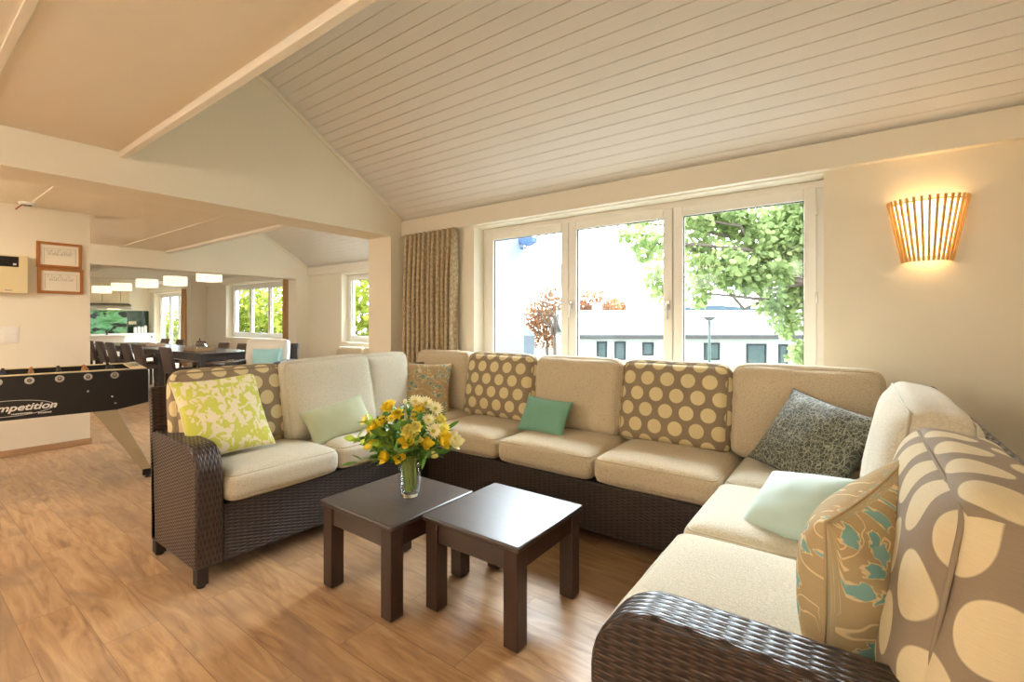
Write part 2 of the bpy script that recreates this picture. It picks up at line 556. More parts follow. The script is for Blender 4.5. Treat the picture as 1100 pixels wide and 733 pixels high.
# second and third gable walls
G2 = (-9.30, -9.0); G3 = (-14.2, -13.95)
def gable(name, x0, x1, hz, y1):
    bm = new()
    prism(bm, [(BACK, hz), (y1, hz), (y1, 0), (FY - 0.001, 0), (FY - 0.001, 2.48), (2.72, 4.06), (BACK, 4.06)], x0, x1, 'x')
    structure(name, bm, 'wall_paint')
gable('wall_gable_dining', G2[0], G2[1], 2.135, 5.02)
gable('wall_gable_kitchen', G3[0], G3[1], 2.30, 4.93)
bm = new(); box(bm, -18.6, -18.3, BACK, FY + 0.3, 0, 4.2)
structure('wall_kitchen', bm, 'wall_paint')
WIN2 = (-7.90, -5.10, 0.90, 2.19); WIN3 = (-12.80, -9.92, 0.90, 2.19); DOOR = (-17.85, -15.45, 0.04, 2.16)
bm = new(); wall_with_hole(bm, 'x', FY, FY + 0.3, -18.3, T1 - 0.001, 2.62, [DOOR, WIN3, WIN2])
structure('wall_window_dining', bm, 'wall_paint')
# free standing wall with the pictures
PX = -6.55
bm = new(); box(bm, PX - 0.22, PX, BACK + 0.001, 1.38, 0, CEIL - 0.001)
structure('wall_picture', bm, 'wall_paint')
bm = new(); box(bm, PX, PX + 0.014, BACK + 0.002, 1.394, 0.001, 0.062); box(bm, PX - 0.22, PX, 1.381, 1.394, 0.001, 0.062)
structure('baseboard_picture', bm, 'skirting', bevel=0.003)

# ceilings
bm = new(); box(bm, WX0 + 0.001, WX1 - 0.001, BACK, 0.98, CEIL, CEIL + 0.12)
structure('ceiling', bm, 'ceiling_paint')
for nm, x0, x1 in (('ceiling_games', G2[1], T1), ('ceiling_dining', G3[1], G2[0]), ('ceiling_kitchen', -18.3, G3[0])):
    bm = new(); box(bm, x0 + 0.001, x1 - 0.001, BACK, 2.815, CEIL, CEIL + 0.12)
    structure(nm, bm, 'ceiling_paint')
def slope(name, x0, x1, ya, za, yb, zb, mat='plank_paint', w=0.083):
    """boarded slope from the eave (ya, za) up to (yb, zb): boards with open V joints"""
    L = math.hypot(yb - ya, zb - za); dy, dz = (yb - ya) / L, (zb - za) / L
    nx, nz = -dz, dy                     # (y, z) pointing into the roof or the room
    if nz < 0: nx, nz = -nx, -nz
    pts = []; s = 0.0
    while s < L:
        e = min(s + w, L)
        pts += [(s + 0.0022, 0.0), (e - 0.0022, 0.0), (e - 0.0008, 0.006), (e + 0.0008, 0.006)]
        s = e
    poly = [(ya + dy * a + nx * b, za + dz * a + nz * b) for a, b in pts]
    poly += [(ya + dy * L + nx * 0.1, za + dz * L + nz * 0.1), (ya + nx * 0.1, za + nz * 0.1)]
    bm = new(); prism(bm, poly, x0, x1, 'x')
    return structure(name, bm, mat)
slope('ceiling_planked', WX0 + 0.001, WX1 - 0.001, 3.435, 2.385, 0.93, 3.95)
slope('ceiling_planked_games', G2[1] + 0.001, T1 - 0.001, FY - 0.005, 2.385, 2.77, 3.95)
slope('ceiling_planked_dining', G3[1] + 0.001, G2[0] - 0.001, FY - 0.005, 2.385, 2.77, 3.95)
slope('ceiling_planked_kitchen', -18.299, G3[0] - 0.001, FY - 0.005, 2.385, 2.77, 3.95)
bm = new(); box(bm, WX0 + 0.001, WX1 - 0.001, 0.90, 1.0, CEIL + 0.12, 4.1)
structure('wall_upper', bm, 'wall_paint')
bm = new(); box(bm, -18.299, T1 - 0.001, 2.74, 2.84, CEIL + 0.12, 4.1)
structure('wall_upper_dining', bm, 'wall_paint')
# edge beams of the flat ceilings, cornices, rake trims, ceiling strips
bm = new(); box(bm, WX0 + 0.001, WX1 - 0.001, 0.982, 1.022, 2.392, 2.62)
structure('trim_1', bm, 'white_paint', bevel=0.004)
for k, (x0, x1) in enumerate(((G2[1], T1), (G3[1], G2[0]), (-18.3, G3[0]))):
    bm = new(); box(bm, x0 + 0.001, x1 - 0.001, 2.816, 2.90, 2.40, 2.62)
    structure('trim_%d' % (k + 2), bm, 'white_paint', bevel=0.004)
    bm = new(); box(bm, x0 + 0.001, x1 - 0.001, FY - 0.05, FY - 0.001, 2.215, 2.375)
    structure('trim_%d' % (k + 6), bm, 'white_paint', bevel=0.003)
bm = new(); box(bm, WX0 + 0.001, WX1 - 0.001, WY - 0.055, WY - 0.001, 2.215, 2.379)
structure('trim_5', bm, 'white_paint', bevel=0.003)
def rake(name, x0, x1, ya, za, yb, zb):
    bm = new()
    L = math.hypot(yb - ya, zb - za); dy, dz = (yb - ya) / L, (zb - za) / L
    prism(bm, [(ya, za), (yb, zb), (yb + dz * 0.0, zb - 0.045), (ya, za - 0.045)], x0, x1, 'x')
    structure(name, bm, 'white_paint', bevel=0.002)
rake('trim_9', WX0 + 0.001, WX0 + 0.022, 3.39, 2.411, 1.08, 3.854)
rake('trim_10', G2[1] + 0.001, G2[1] + 0.018, FY - 0.06, 2.418, 2.9, 3.868)
for k, (x0, x1, y) in enumerate(((WX0, WX1, 0.335), (G2[1], T1, 0.92), (G2[1], T1, 2.25))):
    bm = new(); box(bm, x0 + 0.001, x1 - 0.001, y - 0.016, y + 0.016, CEIL - 0.011, CEIL - 0.0005)
    structure('trim_%d' % (k + 11), bm, 'ceiling_paint', bevel=0.003)

# ------------------------------------------------------------------ windows
def handle_bm(x, y, z, s=1):
    bm = new()
    box(bm, x - 0.014, x + 0.014, y - 0.012, y, z - 0.035, z + 0.035)
    box(bm, x - 0.008, x + 0.008, y - 0.04, y - 0.01, z - 0.008, z + 0.008)
    box(bm, x - 0.009, x + 0.009, y - 0.05, y - 0.036, z - 0.11, z + 0.01)
    return bm
def window(name, hole, y, panes, handles=(), frame_d=0.07):
    """white plastic casement window: frame, one sash and pane per light, handles"""
    x0, x1, z0, z1 = hole
    e = thing(name, None, None, ((x0 + x1) / 2, y, z0), kind='structure')
    bm = new(); g = 0.0005
    box(bm, x0 + g, x1 - g, y, y + frame_d, z0 + g, z0 + 0.06); box(bm, x0 + g, x1 - g, y, y + frame_d, z1 - 0.05, z1 - g)
    box(bm, x0 + g, x0 + 0.05, y, y + frame_d, z0 + 0.06, z1 - 0.05); box(bm, x1 - 0.05, x1 - g, y, y + frame_d, z0 + 0.06, z1 - 0.05)
    for a, b in zip(panes, panes[1:]):
        m = (a[1] + b[0]) / 2
        box(bm, m - 0.018, m + 0.018, y + 0.012, y + frame_d, z0 + 0.06, z1 - 0.05)
    finish('window_frame', bm, 'upvc', e, True, bevel=0.004)
    for k, (a, b) in enumerate(panes):
        lo = x0 + 0.045 if k == 0 else (panes[k - 1][1] + a) / 2 + 0.003
        hi = x1 - 0.045 if k == len(panes) - 1 else (panes[k + 1][0] + b) / 2 - 0.003
        zl, zh, gl, gh = z0 + 0.055, z1 - 0.045, z0 + 0.12, z1 - 0.12
        bm = new()
        f0, f1 = y - 0.018, y + 0.05
        box(bm, lo, a, f0, f1, zl, zh); box(bm, b, hi, f0, f1, zl, zh); box(bm, a, b, f0, f1, zl, gl); box(bm, a, b, f0, f1, gh, zh)
        s = finish('window_sash', bm, 'upvc', e, True, bevel=0.005)
        bm = new()
        for p in ((a, a + 0.006, gl, gh), (b - 0.006, b, gl, gh), (a, b, gl, gl + 0.006), (a, b, gh - 0.006, gh)):
            box(bm, p[0], p[1], f0 + 0.022, f0 + 0.03, p[2], p[3])
        q = finish('seal', bm, 'seal', s)
        bm = new(); box(bm, a - 0.004, b + 0.004, f0 + 0.031, f0 + 0.037, gl - 0.004, gh + 0.004)
        q = finish('pane', bm, 'pane_glass', s)
    for hx, hz in handles:
        finish('window_handle', handle_bm(hx, y - 0.018, hz), 'metal', e, True, bevel=0.002)
    return e
w1 = window('window_1', WIN, 3.60, [(-2.85, -2.09), (-1.94, -1.19), (-1.044, -0.274)], [(-1.152, 1.42), (-1.985, 1.44)])
for hz in (2.02, 1.45):                                  # hinges on the right hand edge
    bm = new(); lathe(bm, [(0, -0.035), (0.009, -0.035), (0.009, 0.035), (0, 0.035)], 10, (-0.205, 3.585, hz))
    finish('hinge', bm, 'white_plastic', w1, True, smooth=True)
bm = new(); box(bm, WIN[0] + 0.001, WIN[1] - 0.001, 3.40, 3.598, 0.835, 0.875)
structure('trim_14', bm, 'white_paint', bevel=0.005)
window('window_2', WIN2, FY + 0.15, [(-7.78, -6.95), (-6.85, -6.15), (-6.05, -5.22)], [(-6.9, 1.5)])
window('window_3', WIN3, FY + 0.15, [(-12.66, -11.85), (-11.75, -10.95), (-10.85, -10.05)], [(-11.8, 1.5), (-10.9, 1.5)])
window('door_1', DOOR, FY + 0.15, [(-17.72, -17.05), (-16.95, -16.3), (-16.2, -15.58)], [(-16.25, 1.1)])
for k, h in enumerate(bh):
    w = (h[1] - h[0]) / 3
    window('window_%d' % (k + 4), h, BACK - 0.15, [(h[0] + 0.1 + i * w * 0.985, h[0] + 0.1 + (i + 1) * w * 0.985 - 0.16) for i in range(3)])

# ================================================================== SOFAS
def wick_mesh(faces_uv, name, mat, parent, bevel=0.012, seg=3):
    """faces given as lists of (point, uv); welded"""
    bm = new(); uv = bm.loops.layers.uv.verify(); vd = {}
    for f in faces_uv:
        vs = []
        for p, _ in f:
            k = tuple(round(c, 5) for c in p)
            if k not in vd: vd[k] = bm.verts.new(p)
            vs.append(vd[k])
        try:
            fc = bm.faces.new(vs)
        except ValueError:
            continue
        for l, (_, t) in zip(fc.loops, f): l[uv].uv = t
    return finish(name, bm, mat, parent, True, bevel=bevel, seg=seg)

def slab(P, prof, l0, l1, vrow=False):
    """closed profile in (D, z) extruded along L, uv in metres; P maps (D, L, z) to the world"""
    out = []
    n = len(prof); s = 0.0
    for i in range(n):
        a, b = prof[i], prof[(i + 1) % n]
        d = math.hypot(b[0] - a[0], b[1] - a[1])
        q = [(P(a[0], l0, a[1]), (s, l0)), (P(b[0], l0, b[1]), (s + d, l0)), (P(b[0], l1, b[1]), (s + d, l1)), (P(a[0], l1, a[1]), (s, l1))]
        if vrow: q = [(p, (t[1], t[0])) for p, t in q]
        out.append(q); s += d
    out.append([(P(d, l0, z), (d, z)) for d, z in prof])
    out.append([(P(d, l1, z), (d, z)) for d, z in prof][::-1])
    return out

def arm_profile(d0=0.0, d1=0.77, top=0.685, z0=0.085, r=0.155):
    pr = [(d0, z0), (d1 - 0.006, z0), (d1, 0.30), (d1, top - r)]
    for k in range(1, 9):
        a = k / 8 * PI / 2
        pr.append((d1 - r + r * math.cos(a), top - r + r * math.sin(a)))
    pr += [(d1 - 0.40, top + 0.004), (d0 - 0.015, top + 0.004)]
    return pr
back_profile = [(0.085, 0.085), (0.0, 0.085), (-0.012, 0.45), (-0.052, 0.90)] + [(-0.052 + 0.024 - 0.024 * math.cos(a), 0.90 + 0.03 * math.sin(a)) for a in (0.5, 1.05, PI / 2, 2.1, 2.65)] + [(-0.004, 0.90), (0.06, 0.45)]
base_profile = [(0.086, 0.085), (0.75, 0.085), (0.756, 0.374), (0.086, 0.374)]
def leg_bm(P, d, l, s=0.026):
    bm = new(); c = P(d, l, 0)
    box(bm, c[0] - s, c[0] + s, c[1] - s, c[1] + s, 0.014, 0.10); lathe(bm, [(0, 0.0005), (s * 0.8, 0.0005), (s * 0.8, 0.0135), (0, 0.0135)], 14, (c[0], c[1], 0))
    return bm
def sofa(label, P, loc, l0, l1, arm=None, back=None, group='wicker corner sofa sections', rise=0.0):
    """one wicker section: base, back, perhaps an arm, legs"""
    e = thing('wicker_sofa', label, 'sofa', loc, 0, group)
    a0 = l0 + 0.125 if arm else l0
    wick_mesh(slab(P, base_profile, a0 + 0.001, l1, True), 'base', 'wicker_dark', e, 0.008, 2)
    b0, b1 = back if back else (l0, l1)
    wick_mesh(slab(P, [(d, z + rise * max(0, z - 0.45) / 0.45) for d, z in back_profile], b0, b1, True), 'backrest', 'wicker', e, 0.006, 2)
    if arm:
        wick_mesh(slab(P, arm_profile(), l0, l0 + 0.125), 'arm', 'wicker', e, 0.016, 3)
    for d, l in ((0.035, l0 + 0.03), (0.738, l0 + 0.03), (0.03, l1 - 0.06), (0.70, l1 - 0.06)):
        finish('leg', leg_bm(P, d, l), 'wicker_leg', e, True, bevel=0.004)
    return e
plain('wicker_leg', C(40, 29, 24), 0.5, var=0.1)
PL = lambda d, l, z: (-3.165 + d * 0.79, l, z)
PR = lambda d, l, z: (0.285 - d, l, z)
PB = lambda d, l, z: (l, 3.205 - d, z)
sofa('brown wicker sofa section with one arm, left of the coffee tables', PL, (-2.95, 1.7, 0), 0.925, 3.205, True)
sofa('long brown wicker sofa section standing under the window, without arms', PB, (-1.5, 2.83, 0), -2.57, -0.475, False, (-3.085, 0.19))
sofa('brown wicker sofa section with its arm in the foreground, along the right wall', PR, (-0.1, 1.7, 0), 0.955, 3.205, True, rise=0.035)

def rounded_block(w, h, t, r, puff, seed, wrinkle=0.004, n=16, corner=0.0):
    """soft box: x width, y height, z thickness (front +z), uv = x, y in metres"""
    bm = new()
    bmesh.ops.create_cube(bm, size=1.0)
    bmesh.ops.subdivide_edges(bm, edges=bm.edges[:], cuts=n, use_grid_fill=True)
    W = Vector((w, h, t)) / 2
    uv = bm.loops.layers.uv.verify()
    pos = {}
    for v in bm.verts:
        p = Vector([math.sin(PI * c) * 0.5 for c in v.co])
        q = Vector([p[i] * 2 * W[i] for i in range(3)])
        inn = Vector([W[i] - r for i in range(3)])
        c = Vector([max(-inn[i], min(inn[i], q[i])) for i in range(3)])
        d = q - c
        if d.length > 1e-6: q = c + d.normalized() * min(r, max(abs(d.x), abs(d.y), abs(d.z)))
        u, s = p.x * 2, p.y * 2
        f = max(0.0, (1 - u ** 4)) * max(0.0, (1 - s ** 4))
        q.z += puff * f * (p.z * 2)
        ez = max(0.0, 1 - (p.z * 2) ** 4)
        q.x += 0.35 * puff * ez * (1 - s ** 4) * (1 if p.x > 0 else -1) * abs(u) ** 6
        q.y += 0.35 * puff * ez * (1 - u ** 4) * (1 if p.y > 0 else -1) * abs(s) ** 6
        nv = Vector((q.x * 4.5 + seed, q.y * 4.5, q.z * 9 + seed * 0.7))
        k = noise.noise(nv) * wrinkle + noise.noise(nv * 2.7) * wrinkle * 0.45
        dirv = q.copy(); dirv.z *= 3.0
        pos[v] = (q + dirv.normalized() * k, q)
    bm.normal_update()
    for f in bm.faces:
        nrm = f.normal; a = max(range(3), key=lambda i: abs(nrm[i]))
        for l in f.loops:
            q = pos[l.vert][1]
            l[uv].uv = ((q.x + (W.z - q.z if q.x > 0 else q.z - W.z), q.y), (q.x, q.y + (W.z - q.z if q.y > 0 else q.z - W.z)), (q.x, q.y))[a]
    for v in bm.verts: v.co = pos[v][0]
    return bm

def welt(parent, w, h, t, r, mat, rad=0.0042):
    bm = new()
    k = 0.30 * r
    for z in (t / 2 - k, -t / 2 + k):
        pts = []
        for cx, cy, a0 in ((1, 1, 0), (-1, 1, 90), (-1, -1, 180), (1, -1, 270)):
            for i in range(6):
                a = R(a0 + 18 * i)
                pts.append((cx * (w / 2 - r) + (r - k + 0.001) * math.cos(a), cy * (h / 2 - r) + (r - k + 0.001) * math.sin(a), z))
        loop_tube(bm, pts, rad)
    return finish('piping', bm, mat, parent, smooth=True)

seedc = [0]
def block_cushion(name, label, cat, group, mat, loc, xdir, zdir, w, h, t, r=0.05, puff=0.03, wrinkle=0.004, pipe=True, n=16):
    seedc[0] += 3.7
    bm = rounded_block(w, h, t, r, puff, seedc[0], wrinkle, n)
    o = finish(name, bm, mat, smooth=True, sub=1)
    o.matrix_world = frame_matrix(loc, xdir, zdir)
    tag(o, label, cat, group)
    if pipe: welt(o, w, h, t, r, mat)
    return o

def seat(label, mat, x0, x1, y0, y1, alongx, z0=0.377, t=0.15, rz=0.0):
    cx, cy = (x0 + x1) / 2, (y0 + y1) / 2
    ax = Vector((1, 0, 0)) if alongx else Vector((0, 1, 0))
    w, h = (x1 - x0, y1 - y0) if alongx else (y1 - y0, x1 - x0)
    return block_cushion('seat_cushion', label, 'cushion', 'seat cushions of the corner sofa', mat, (cx, cy, z0 + t / 2), ax, (0, 0, 1), w - 0.006, h, t, 0.052, 0.022, 0.004)
SL0, SL1 = -3.09, -2.55
seat('beige seat cushion beside the arm of the left wicker sofa, under the lime leaf pillow', 'pale_fabric', SL0, SL1 + 0.015, 1.055, 1.70, False)
seat('beige seat cushion of the left wicker sofa under the sage green pillow', 'pale_fabric', SL0, SL1, 1.705, 2.42, False)
seat('beige seat cushion in the left corner behind the flower vase', 'beige_fabric', SL0, -2.575, 2.425, 3.12, True)
BY0, BY1 = 2.425, 3.115
seat('beige seat cushion under the ochre dotted back cushion beside the flowers', 'beige_fabric', -2.57, -1.915, BY0, BY1, True)
seat('beige seat cushion under the small teal pillow', 'beige_fabric', -1.91, -1.222, BY0, BY1, True)
seat('beige seat cushion under the taupe dotted back cushion at the right of the window sofa', 'beige_fabric', -1.218, -0.535, BY0, BY1, True)
seat('pale seat cushion in the right corner under the dark scribble-patterned pillow', 'pale_fabric', -0.53, 0.19, 2.455, 3.12, True)
seat('pale seat cushion under the pale aqua pillow on the right wicker sofa', 'pale_fabric', -0.535, 0.19, 1.805, 2.45, False)
seat('pale seat cushion beside the foreground arm, under the blue flowered pillow', 'pale_fabric', -0.54, 0.19, 1.085, 1.80, False)

def back(label, mat, c, normal, tilt, w, h=0.52, t=0.17, z0=0.52, puff=0.03, twist=0.0, wrinkle=0.006, roll=0.0, r=0.055):
    """c: (x, y) of the middle of the cushion's underside"""
    n = Vector((normal[0], normal[1], 0)).normalized()
    n = Matrix.Rotation(twist, 3, 'Z') @ n
    x = Vector((0, 0, 1)).cross(n) * 1.0                 # so that z x x = up
    z = (n * math.cos(tilt) + Vector((0, 0, 1)) * math.sin(tilt)).normalized()
    y = z.cross(x)
    if roll:
        x = Matrix.Rotation(roll, 3, z) @ x; y = z.cross(x)
    loc = Vector((c[0], c[1], z0)) + y * (h / 2) + Vector((0, 0, abs(roll) * w * 0.3))
    return block_cushion('back_cushion', label, 'cushion', 'back cushions of the corner sofa', mat, loc, x, z, w, h, t, r, puff, wrinkle)
TL = R(11)
back('dotted back cushion behind the lime leaf pillow', 'dotted_fabric', (-3.02, 1.298), (1, 0), R(8), 0.63, 0.50, 0.13)
back('plain beige back cushion behind the sage green pillow', 'pale_fabric', (-2.945, 1.915), (1, 0), R(11), 0.68, 0.52, 0.14, roll=R(1.5))
back('plain pale back cushion in the left corner, left of the small floral pillow', 'pale_fabric', (-3.04, 2.45), (1, 0.0), R(6), 0.44, 0.52, 0.13)
back('plain tan back cushion under the curtain, behind the small floral pillow', 'beige_fabric', (-2.985, 3.03), (0, -1), R(6), 0.66, 0.51, 0.14)
back('ochre dotted back cushion left of the small teal pillow', 'dotted_fabric', (-2.30, 2.96), (0, -1), TL, 0.68, 0.52, 0.16)
back('plain beige back cushion between the two dotted ones under the window', 'beige_fabric', (-1.61, 2.96), (0, -1), TL, 0.68, 0.52, 0.16, wrinkle=0.009)
back('taupe dotted back cushion under the right window pane', 'dotted_fabric', (-0.93, 2.965), (0, -1), TL, 0.675, 0.52, 0.16)
back('plain beige back cushion in the right corner behind the dark patterned pillow', 'beige_fabric', (-0.235, 2.985), (0, -1), R(9), 0.70, 0.53, 0.15)
back('pale back cushion with bright wrinkled top on the right sofa, behind the aqua pillow', 'pale_fabric', (0.12, 2.21), (-1, 0), R(9), 0.90, 0.52, 0.18, wrinkle=0.013, puff=0.04)
back('big dotted back cushion in the right foreground', 'dotted_big', (0.14, 1.365), (-1, 0), R(9), 0.74, 0.49, 0.19, wrinkle=0.012, puff=0.04)

def pillow(name, label, mat, loc, ndir, up, w, h, t, seed, n=26, wrinkle=0.006, pinch=0.075):
    """knife-edge scatter pillow: local x width, y height, z out of its face"""
    bm = new(); uv = bm.loops.layers.uv.verify()
    grid = {}
    for side in (1, -1):
        for i in range(n + 1):
            for j in range(n + 1):
                u = math.sin(PI / 2 * (2 * i / n - 1)); v = math.sin(PI / 2 * (2 * j / n - 1))
                edge = i in (0, n) or j in (0, n)
                if side == -1 and edge:
                    grid[side, i, j] = grid[1, i, j]; continue
                x = w / 2 * u * (1 - pinch * (1 - v * v)); y = h / 2 * v * (1 - pinch * (1 - u * u))
                f = max(0.0, (1 - u ** 2)) * max(0.0, (1 - v ** 2))
                z = t / 2 * f ** 0.42
                nv = Vector((x * 7 + seed, y * 7, side * 2 + seed))
                z += (noise.noise(nv) * wrinkle + noise.noise(nv * 2.6) * wrinkle * 0.5) * min(1, f * 4)
                grid[side, i, j] = (bm.verts.new((x, y, side * z)), (x, y + (0 if side == 1 else 1.3)))
    for side in (1, -1):
        for i in range(n):
            for j in range(n):
                q = [grid[side, i, j], grid[side, i + 1, j], grid[side, i + 1, j + 1], grid[side, i, j + 1]]
                if side == -1: q = q[::-1]
                f = bm.faces.new([a[0] for a in q])
                for l, a in zip(f.loops, q): l[uv].uv = a[1]
    o = finish(name, bm, mat, smooth=True, sub=1, recalc=False)
    nz = Vector(ndir).normalized(); y = Vector(up); y = (y - nz * y.dot(nz)).normalized(); x = y.cross(nz)
    m = Matrix((x, y, nz)).transposed().to_4x4(); m.translation = Vector(loc)
    o.matrix_world = m
    tag(o, label, 'pillow')
    pts = []
    for i in range(n + 1): pts.append(grid[1, i, 0][0])
    co = []
    def P(u, v): return (w / 2 * u * (1 - pinch * (1 - v * v)), h / 2 * v * (1 - pinch * (1 - u * u)), 0)
    k = 14
    for i in range(k): co.append(P(-1 + 2 * i / k, -1))
    for i in range(k): co.append(P(1, -1 + 2 * i / k))
    for i in range(k): co.append(P(1 - 2 * i / k, 1))
    for i in range(k): co.append(P(-1, 1 - 2 * i / k))
    bm = new(); loop_tube(bm, co, 0.0035)
    finish('piping', bm, mat, o, smooth=True)
    return o

pillow('throw_pillow', 'square pillow of lime green leaves on cream, at the left sofa arm', 'lime_leaf_fabric', (-2.915, 1.20, 0.765), (0.86, -0.02, 0.45), (-0.5, -0.04, 0.86), 0.45, 0.47, 0.14, 1.0)
pillow('throw_pillow', 'small plain sage green pillow lying on the left sofa', 'sage_fabric', (-2.80, 1.86, 0.640), (0.80, -0.18, 0.55), (-0.5, -0.08, 0.8), 0.44, 0.25, 0.12, 4.0)
pillow('throw_pillow', 'square tan pillow with small teal flowers in the left corner of the sofa', 'small_floral_fabric', (-2.92, 2.73, 0.735), (0.62, -0.76, 0.24), (-0.1, 0.2, 1), 0.46, 0.44, 0.13, 6.0)
pillow('throw_pillow', 'small plain teal pillow leaning on the window sofa', 'teal_fabric', (-1.735, 2.75, 0.645), (-0.05, -0.86, 0.48), (0.06, 0.5, 0.86), 0.38, 0.25, 0.12, 8.0)
pillow('throw_pillow', 'dark grey-green pillow with pale scribbled lines in the right sofa corner', 'scribble_fabric', (-0.17, 2.72, 0.715), (-0.30, -0.74, 0.55), (0.40, 0.36, 0.8), 0.46, 0.44, 0.15, 11.0, wrinkle=0.01)
pillow('throw_pillow', 'pale aqua pillow lying flat in front of the dark patterned pillow', 'aqua_fabric', (-0.17, 2.02, 0.620), (-0.35, -0.42, 0.84), (0.25, 0.75, 0.5), 0.34, 0.32, 0.14, 13.0)
pillow('throw_pillow', 'tan pillow with blue flowers in the right foreground beside the wicker arm', 'floral_fabric', (0.02, 1.38, 0.715), (-0.92, 0.36, 0.10), (0.0, -0.18, 0.95), 0.42, 0.43, 0.24, 15.0, wrinkle=0.008)

# ------------------------------------------------------------------ coffee tables
def coffee_table(label, cx, cy, s=0.535, hgt=0.425):
    e = thing('coffee_table', label, 'table', (cx, cy, 0), 0, 'pair of dark coffee tables')
    h = s / 2
    bm = new(); box(bm, -h, h, -h, h, hgt - 0.024, hgt)
    finish('tabletop', bm, 'dark_wood', e, bevel=0.007, seg=3)
    for sx in (-1, 1):
        for sy in (-1, 1):
            bm = new(); x, y = sx * (h - 0.048), sy * (h - 0.048)
            box(bm, x - 0.035, x + 0.035, y - 0.035, y + 0.035, 0.006, hgt - 0.0245)
            lg = finish('leg', bm, 'dark_wood_z', e, bevel=0.004)
            bm = new(); lathe(bm, [(0, 0), (0.022, 0), (0.022, 0.0058), (0, 0.0058)], 12, (x, y, 0))
            finish('foot_glide', bm, 'black_plastic', lg, smooth=False)
    for ax, sg in (('x', -1), ('x', 1), ('y', -1), ('y', 1)):
        bm = new(); a = h - 0.0835; y = sg * (h - 0.035)
        if ax == 'x': box(bm, -a, a, y - 0.012, y + 0.012, hgt - 0.115, hgt - 0.0245)
        else: box(bm, y - 0.012, y + 0.012, -a, a, hgt - 0.115, hgt - 0.0245)
        finish('apron', bm, 'dark_wood' if ax == 'x' else 'dark_wood_y', e, bevel=0.003)
    return e
coffee_table('dark square coffee table carrying the flower vase', -1.858, 1.570)
coffee_table('dark square coffee table with a bare top, right of the flower vase', -1.315, 1.738)

# ------------------------------------------------------------------ vase and bouquet
VX, VY, VZ = -1.80, 1.595, 0.426
e = thing('flower_vase', 'clear tapered glass vase standing on the left coffee table', 'vase', (VX, VY, VZ))
bm = new()
lathe(bm, [(0, 0), (0.044, 0), (0.047, 0.004), (0.069, 0.205), (0.0695, 0.21), (0.0665, 0.21), (0.065, 0.205), (0.044, 0.022), (0, 0.02)], 28)
finish('glass_body', bm, 'thin_glass', e, smooth=True)
bm = new(); lathe(bm, [(0, 0.0015), (0.038, 0.0015), (0.0385, 0.019), (0, 0.0195)], 28)
finish('glass_foot', bm, 'clear_glass', e, smooth=False)

def petals(bm, c, n, r, ln, wd, cup, tilt, mx):
    """ring of n petals: each a 3 x 5 patch curving upward"""
    for k in range(n):
        a = 2 * PI * k / n + tilt
        rows = []
        for i in range(5):
            s = i / 4
            w = wd * math.sin(PI * (0.12 + 0.83 * s)) ** 0.8
            rad = r + ln * s * math.cos(cup * (0.4 + 0.6 * s)); z = ln * s * math.sin(cup * (0.4 + 0.6 * s))
            row = []
            for j in (-1, 0, 1):
                p = Vector((rad - 0.12 * w * abs(j), j * w / 2, z + 0.18 * w * abs(j)))
                p = Matrix.Rotation(a, 3, 'Z') @ p
                row.append(bm.verts.new(mx @ (p + Vector(c))))
            rows.append(row)
        for i in range(4):
            for j in range(2):
                bm.faces.new([rows[i][j], rows[i][j + 1], rows[i + 1][j + 1], rows[i + 1][j]])

def bloom(kind, r, mx):
    bm = new()
    if kind == 'tulip':
        for k, (cup, sc) in enumerate(((1.25, 0.8), (1.05, 0.9), (0.85, 1.0))):
            petals(bm, (0, 0, 0), 4, r * 0.12, r * 2.0 * sc, r * 1.25, cup, k * 0.7, mx)
    elif kind == 'bud':
        b = lathe(bm, [(0, -r * 0.9), (r * 0.6, -r * 0.55), (r * 0.78, 0), (r * 0.6, r * 0.7), (r * 0.22, r * 1.25), (0, r * 1.4)], 12)
        for v in bm.verts: v.co = mx @ v.co
    elif kind == 'ball':
        for k in range(5):
            petals(bm, (0, 0, 0), 7, r * 0.1, r * (0.75 + 0.12 * k), r * 0.72, 1.45 - 0.27 * k, k * 0.45, mx)
    else:                                                # daisy
        r *= 1.15
        petals(bm, (0, 0, 0), 15, r * 0.18, r * 0.9, r * 0.26, 0.35, 0.0, mx)
        petals(bm, (0, 0, r * 0.06), 13, r * 0.15, r * 0.72, r * 0.24, 0.75, 0.2, mx)
    return bm

